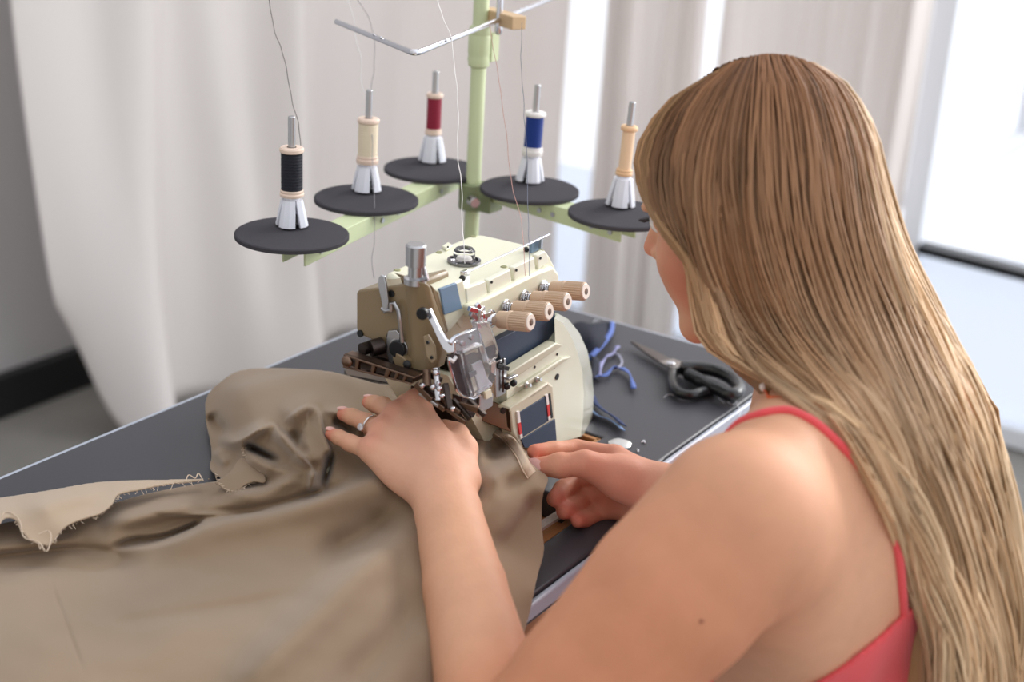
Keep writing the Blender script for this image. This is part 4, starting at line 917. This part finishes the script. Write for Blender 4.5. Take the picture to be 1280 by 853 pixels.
# red top
tf = Field((.80, .10, .44), (1.31, .55, 1.02), .003); body_torso(tf)
pA = hit(1128, 768)[0]; pB = hit(1003, 862)[0]
if pA is None: pA = Vector((1.0, .22, .83))
if pB is None: pB = Vector((.9, .27, .78))
print('neckline', pA, pB)
pA = npv(pA); pB = npv(pB); pC = pA+np.array((.14, .01, -.0)); nrm = np.cross(pB-pA, pC-pA); nrm /= np.linalg.norm(nrm); nrm *= np.sign(nrm[2])
g = np.meshgrid(*tf.ax, indexing='ij', sparse=True)
pl = (g[0]-pA[0])*nrm[0]+(g[1]-pA[1])*nrm[1]+(g[2]-pA[2])*nrm[2]
# the neckline dips under the arm and rises again over the bust
wv = .0025*np.sin(g[0]*160+g[2]*8)*np.clip((pA[2]-g[2])*8, 0, 1)
front = np.maximum(np.maximum(CH[1]+.03-g[1], g[2]-.895-.25*np.abs(g[0]-CH[0]-.0)**1.0*.2), -1)+0*g[0]
pl = np.minimum(pl, front)
tf.D = np.maximum(tf.D-.0045+wv, pl).astype(np.float32)
V, F = tf.mesh(); redm = mat('red_jersey', (226, 80, 84), .8, bump=.3, bscale=900, sheen=.3)
top_ = pymesh('camisole', V, F, redm, woman); k = top_.modifiers.new('s', 'SMOOTH'); k.iterations = 3
def onbody(pts, off): 
    out = []
    for q in pts:
        if len(q) == 2:
            h, n = hit(*q)
            if h is None: continue
        else: h, n, _, _ = tree.find_nearest(Vector(q))
        out.append(tuple(h+n*off))
    return out
sp = onbody([(950, 520), (968, 516), (989, 516), (1018, 530), (1046, 554), (1066, 574), (1083, 596), (1107, 639), (1121, 686), (1126, 733), (1128, 757), (1129, 775)], .0012)
fr_ = [tuple(tree.find_nearest(Vector(sp[0])+Vector(d))[0]) for d in ((.01, .12, -.085), (.005, .09, -.055), (.0, .05, -.03), (0, .02, -.008))]
st_ = [Vector(q) for q in catmull(fr_+sp, 60)]
MB().tube(st_, .0034, 10, True).build('shoulder_strap', redm, top_)
h0 = npv(sp[3]); mir = [npv(q)+np.array((.14, .02, 0)) for q in sp[2::2]]
MB().tube([Vector(tuple(tree.find_nearest(Vector(q))[0])) for q in mir], .0046, 8).build('shoulder_strap', redm, top_)
# shorts
sf = Field((.82, .08, .40), (1.28, .62, .72), .004)
sf.ell(HI, (.163, .119, .124), None, .04)
for x in (-.085, .085): sf.chain([HI+(x, .03, -.01), HI+(x*1.1-.01, .24, .0), HI+(x*1.1-.016, .31, .0)], [.090, .079, .074], .03)
V, F = sf.mesh(); pymesh('shorts', V, F, mat('white_cotton', (228, 230, 234), .85), woman)
# necklace: orange cord, white bead
nc = Vector(NB)+Vector((-.01, .015, .02)); nk = []
for a in arc(40, 0, 2*PI):
    d_ = Vector((math.cos(a), math.sin(a), .0)); p = nc+d_*.2+Vector((0, 0, -.035*d_.y+.012)); h = tree.ray_cast(p, (nc+Vector((0, 0, -.02*d_.y))-p).normalized())
    if h[0] and (h[0]-nc).length < .12: nk.append(h[0]+h[1]*.0012)
neck = MB().tube(nk+[nk[0]], .0013, 6, False).build('necklace', mat('orange_cord', (214, 96, 44), .5), body)
h, n = hit(959, 487)
if h: MB().ell(h+n*.003, (.0040,)*3, seg=14).build('pearl', mat('pearl', (238, 232, 224), .2, coat=.5), neck)
# ------------------------------------------------------------------ hair
G = [
 [(900, 90), (840, 125), (803, 180), (804, 226), (825, 270), (857, 304), (874, 345), (884, 400), (915, 452), (990, 484), (1062, 518), (1122, 584), (1156, 662), (1170, 760), (1172, 870)],
 [(915, 80), (865, 115), (830, 175), (824, 230), (842, 285), (872, 330), (896, 380), (915, 425), (958, 468), (1020, 502), (1084, 548), (1136, 614), (1166, 696), (1180, 780), (1184, 880)],
 [(930, 74), (900, 115), (875, 180), (870, 250), (885, 320), (915, 390), (950, 440), (1000, 480), (1050, 530), (1095, 600), (1130, 670), (1155, 740), (1178, 800), (1185, 880)],
 [(945, 70), (935, 115), (925, 185), (925, 260), (940, 330), (965, 395), (1000, 445), (1045, 490), (1090, 550), (1128, 620), (1158, 690), (1180, 750), (1198, 810), (1205, 890)],
 [(960, 68), (970, 115), (975, 190), (980, 265), (995, 335), (1020, 400), (1055, 455), (1095, 510), (1130, 570), (1160, 640), (1185, 700), (1203, 760), (1218, 815), (1225, 890)],
 [(985, 70), (1010, 115), (1028, 190), (1037, 265), (1055, 335), (1080, 400), (1108, 455), (1140, 515), (1170, 575), (1195, 640), (1215, 700), (1230, 760), (1240, 815), (1245, 890)],
 [(1008, 78), (1046, 108), (1074, 172), (1090, 245), (1110, 322), (1134, 386), (1158, 442), (1187, 500), (1212, 560), (1232, 630), (1247, 700), (1256, 760), (1260, 820), (1262, 890)],
 [(1012, 78), (1060, 108), (1091, 162), (1108, 230), (1130, 300), (1160, 362), (1190, 415), (1216, 470), (1238, 535), (1253, 610), (1264, 690), (1269, 760), (1271, 820), (1272, 890)]]
G = [[tuple(q) for q in catmull(g_, 14)] for g_ in G]
HC = Vector(H(0, -.005, .02)); hx, hy = project(HC); hd = depth(HC)
NR = 14; lowd = [1.165, 1.15, 1.135, 1.12, 1.11, 1.10, 1.09, 1.08, 1.065, 1.05, 1.035, 1.03, 1.03, 1.03]
G3 = []
for gi, gl in enumerate(G):
    r = []
    for ri, (x, y) in enumerate(gl):
        e_ = ((x-hx)/150)**2+((y-hy)/185)**2; dh = hd-.100*math.sqrt(max(0, 1-e_))
        dl = lowd[ri]+.05*abs(gi-2.8)/4.5*(1 if ri > 6 else .4)
        w = min(1, max(0, (ri-3.0)/4.5)); d_ = dh*(1-w)+dl*w
        h, n = hit(x, y)
        if h is not None: d_ = min(d_, depth(h)-.010)
        r.append(npv(PD(x, y, d_)))
    G3.append(r)
G3 = np.array(G3)
def hairpath(u, n=30):   # u in 0..1 across the guides
    u *= len(G3)-1; rows = [catmull([G3[g][r] for g in range(len(G3))], 2) if False else None for r in range(0)]
    i = min(int(u), len(G3)-2); t = u-i; a = G3[max(i-1, 0)]; b = G3[i]; c = G3[i+1]; d = G3[min(i+2, len(G3)-1)]
    row = .5*((2*b)+(-a+c)*t+(2*a-5*b+4*c-d)*t*t+(-a+3*b-3*c+d)*t**3)
    return np.array(catmull(list(row), n))
hairm = mat('hair', (170, 130, 88), .5, spec=.28, attr='strand')
# body of the hair: cap over the skull and the fall down the back
hf = Field((.80, .08, .70), (1.25, .62, 1.27), .004)
hf.ell(H(0, -.005, .029), (.072, .084, .082), HM, .01)
hf.ell(H(0, -.04, -.03), (.068, .046, .08), HM, .03)
hf.ell(H(0, .11, -.055), (.095, .085, .105), HM, .01, 's')
for u in np.linspace(.30, .88, 7):
    p = hairpath(u, 14); q = [p[i]+npv(cf)*(.050 if i > 5 else .075) for i in range(14)]
    for i in range(6, 13): hf.cone(q[i], q[i+1], .022, .022, .012)
for u in np.linspace(.5, .95, 4):   # the far side
    p = hairpath(u, 14)
    for i in range(6, 13): hf.cone(p[i]+npv(cf)*.085, p[i+1]+npv(cf)*.08, .022, .022, .012)
V, F = hf.mesh(); hairb = pymesh('hair', V, F, hairm, body)
Vn = np.array(V); zt = np.clip((1.12-Vn[:, 2])/.3, 0, 1)[:, None]; hc = np.array(lin((96, 66, 42)))*(1-zt)+np.array(lin((166, 132, 92)))*zt
a = hairb.data.color_attributes.new('strand', 'FLOAT_COLOR', 'POINT'); a.data.foreach_set('color', np.c_[hc, np.ones(len(hc))].astype(np.float32).ravel())
k = hairb.modifiers.new('s', 'SMOOTH'); k.iterations = 6
SV = []; SF = []; SC = []
rs = np.random.RandomState(12)
cdark = np.array(lin((86, 56, 34))); cmid = np.array(lin((150, 106, 74))); cgold = np.array(lin((206, 164, 118))); cpale = np.array(lin((236, 208, 170)))
def addstrand(P, rad, c0, c1, seg=4, start=.0):
    n = len(P); base = len(SV)
    T_ = np.gradient(P, axis=0); T_ /= np.linalg.norm(T_, axis=1)[:, None]+1e-9
    vw = P-npv(CAM); vw /= np.linalg.norm(vw, axis=1)[:, None]; S_ = np.cross(T_, vw); S_ /= np.linalg.norm(S_, axis=1)[:, None]+1e-9; U_ = np.cross(S_, T_)
    for i in range(n):
        t = i/(n-1); r = rad*(.55+.45*min(1, t*6))*(1 if t < .85 else 1-.75*(t-.85)/.15)
        tq = t**1.4; c = c0*(1-tq)+c1*tq
        for kk in range(seg):
            an = 2*PI*kk/seg+.4; SV.append(P[i]+(S_[i]*math.cos(an)+U_[i]*math.sin(an)*.7)*r); SC.append(c)
    for i in range(n-1):
        for kk in range(seg): SF.append((base+i*seg+kk, base+i*seg+(kk+1) % seg, base+(i+1)*seg+(kk+1) % seg, base+(i+1)*seg+kk))
NCL = 130
clu = np.sort(rs.uniform(0, 1, NCL)**.85); cph = rs.uniform(0, 6.28, (NCL, 3)); cam_ = rs.uniform(.3, 1, NCL); ccol = rs.uniform(0, 1, NCL)
crv = npv(cr); cfv = npv(cf)
for s_ in range(4000):
    ci = rs.randint(NCL); pull = rs.uniform(.15, .85)
    u = np.clip(clu[ci]+rs.normal()*.022, 0.0, 1); lay = rs.uniform(0, 1)**1.5
    P = hairpath(u, 30); Pc = hairpath(clu[ci], 30); t = np.linspace(0, 1, 30)[:, None]
    P = P*(1-pull*t**.7)+Pc*(pull*t**.7)
    amp = (.0025+.010*t)*cam_[ci]
    P = P+crv*amp*np.sin(t*9*(.6+.5*cam_[ci])+cph[ci, 0])+cfv*(.6*amp*np.sin(t*7+cph[ci, 1]))
    P = P+crv*rs.normal()*.0022*t+cfv*(lay*.014*(1-.3*t)+.002)*(np.clip(t*5, 0, 1))+npv((0, 0, 1))*(-.002*lay)
    P = P+crv*.0012*np.sin(t*22+rs.uniform(0, 6))+cfv*.008*np.sin(cph[ci, 2]+t*3)*t
    # keep the ends uneven
    n_ = 30 if rs.rand() < .8 else rs.randint(24, 30)
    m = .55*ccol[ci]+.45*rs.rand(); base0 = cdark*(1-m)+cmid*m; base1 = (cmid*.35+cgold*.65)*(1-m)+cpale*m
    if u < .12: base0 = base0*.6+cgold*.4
    if u > .8: base0 = base0*.4+cgold*.35+cpale*.25  # rim light on the outer right hair, put into the strand colour
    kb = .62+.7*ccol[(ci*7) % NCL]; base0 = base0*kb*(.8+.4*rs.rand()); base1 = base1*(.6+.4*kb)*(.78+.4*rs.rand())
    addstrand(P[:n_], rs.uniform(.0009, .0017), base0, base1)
# loose crossing locks
for s_ in range(60):
    u0_ = rs.uniform(.45, .9); u1_ = np.clip(u0_+rs.normal()*.16, .05, .98); A_ = hairpath(u0_, 30); B_ = hairpath(u1_, 30); t = np.linspace(0, 1, 30)[:, None]; w = 1/(1+np.exp(-(t-.62)*12))
    addstrand(A_*(1-w)+B_*w-cfv*.003+crv*.002*np.sin(t*15+s_), rs.uniform(.0008, .0014), cmid, cpale*.9)
# the far side of the parting
cH = H(0, -.005, .031)
for s_ in range(900):
    t0 = rs.rand(); a_ = math.radians(38+140*t0); k_ = .955+rs.rand()*.035; pts = []
    for bdeg in (-3, 20, 42, 64, 84):
        b_ = math.radians(bdeg); f_ = math.cos(a_)*math.cos(b_)*(1 if t0 > .25 else 1-.25*(bdeg/84)*(1-t0/.25)); pts.append(cH+(hR*math.sin(b_)*.0755+hF*f_*.0875+hU*(math.sin(a_)*math.cos(b_)*.0865-.010*bdeg/84))*k_)
    f0 = math.cos(a_)*.045
    pts += [H(.080*k_, f0*.9-.012, -.03), H(.078*k_, f0*.7-.03, -.085)]
    e_ = npv(NB)+np.array((.085+.02*rs.normal(), -.065-.02*rs.rand(), -.02)); pts += [e_, e_+np.array((.0, -.02, -.10)), e_+np.array((-.0, -.03, -.2))]
    m = rs.rand(); addstrand(np.array(catmull(pts, 30)), rs.uniform(.0011, .0019), cdark*(1-m)+cmid*m, cgold*(.7+.4*rs.rand()))
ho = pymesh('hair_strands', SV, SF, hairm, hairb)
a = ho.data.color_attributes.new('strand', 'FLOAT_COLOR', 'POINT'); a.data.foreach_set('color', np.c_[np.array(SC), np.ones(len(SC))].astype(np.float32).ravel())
# stool under her
stool = thing('stool', 'round work stool under the woman', 'stool', (1.04, .24, 0))
MB().lathe([(0, .37), (.16, .37), (.17, .38), (.17, .405), (.16, .415), (0, .415)], (1.04, .24, 0)).build('seat', black, stool)
MB().lathe([(.0, .02), (.03, .02), (.025, .37), (0, .37)], (1.04, .24, 0)).build('column', steel, stool)
MB().lathe([(0, 0), (.2, 0), (.2, .012), (.03, .03), (0, .03)], (1.04, .24, 0)).build('foot', black, stool)
# ------------------------------------------------------------------ light
sc = bpy.context.scene
wd = bpy.data.worlds.new('world'); sc.world = wd; wd.use_nodes = True; N = wd.node_tree.nodes; L = wd.node_tree.links
bg = N['Background']; tc = N.new('ShaderNodeTexCoord'); vm = N.new('ShaderNodeVectorMath'); vm.operation = 'DOT_PRODUCT'
d = Vector((.75, -.35, .45)).normalized(); vm.inputs[1].default_value = d
L.new(tc.outputs['Generated'], vm.inputs[0])
rp_ = N.new('ShaderNodeValToRGB'); mr = N.new('ShaderNodeMapRange'); mr.inputs[1].default_value = -1; mr.inputs[2].default_value = 1
L.new(vm.outputs['Value'], mr.inputs[0]); L.new(mr.outputs[0], rp_.inputs[0])
e = rp_.color_ramp.elements; e[0].position = .15; e[0].color = (.62, .61, .61, 1); e[1].position = .85; e[1].color = (1.25, 1.3, 1.4, 1)
k = rp_.color_ramp.elements.new(.5); k.color = (.92, .92, .94, 1)
L.new(rp_.outputs[0], bg.inputs[0]); bg.inputs[1].default_value = 1.0
def area(name, loc, tgt, size, power, col=(1, 1, 1)):
    l = bpy.data.lights.new(name, 'AREA'); l.energy = power; l.size = size; l.color = col; l.shape = 'SQUARE'
    o = bpy.data.objects.new(name, l); C.objects.link(o); o.location = loc
    o.rotation_euler = (Vector(tgt)-Vector(loc)).to_track_quat('-Z', 'Y').to_euler(); return o
area('window_light', (3.0, -.35, 1.75), (1.05, .45, 1.0), 1.1, 36, (1, .98, .96))
sl = bpy.data.lights.new('rim_light', 'SUN'); sl.energy = 1.3; sl.angle = math.radians(14); sl.color = (1, .97, .93)  # sun lamp added to rim the right side of the hair
so = bpy.data.objects.new('rim_light', sl); C.objects.link(so); so.rotation_euler = Vector((1, -.06, .50)).to_track_quat('Z', 'Y').to_euler()
sc.view_settings.view_transform = 'Standard'; sc.view_settings.look = 'None'; sc.view_settings.gamma = 1; sc.view_settings.use_curve_mapping = False
sc.view_settings.exposure = 0.12
sc.cycles.use_denoising = True
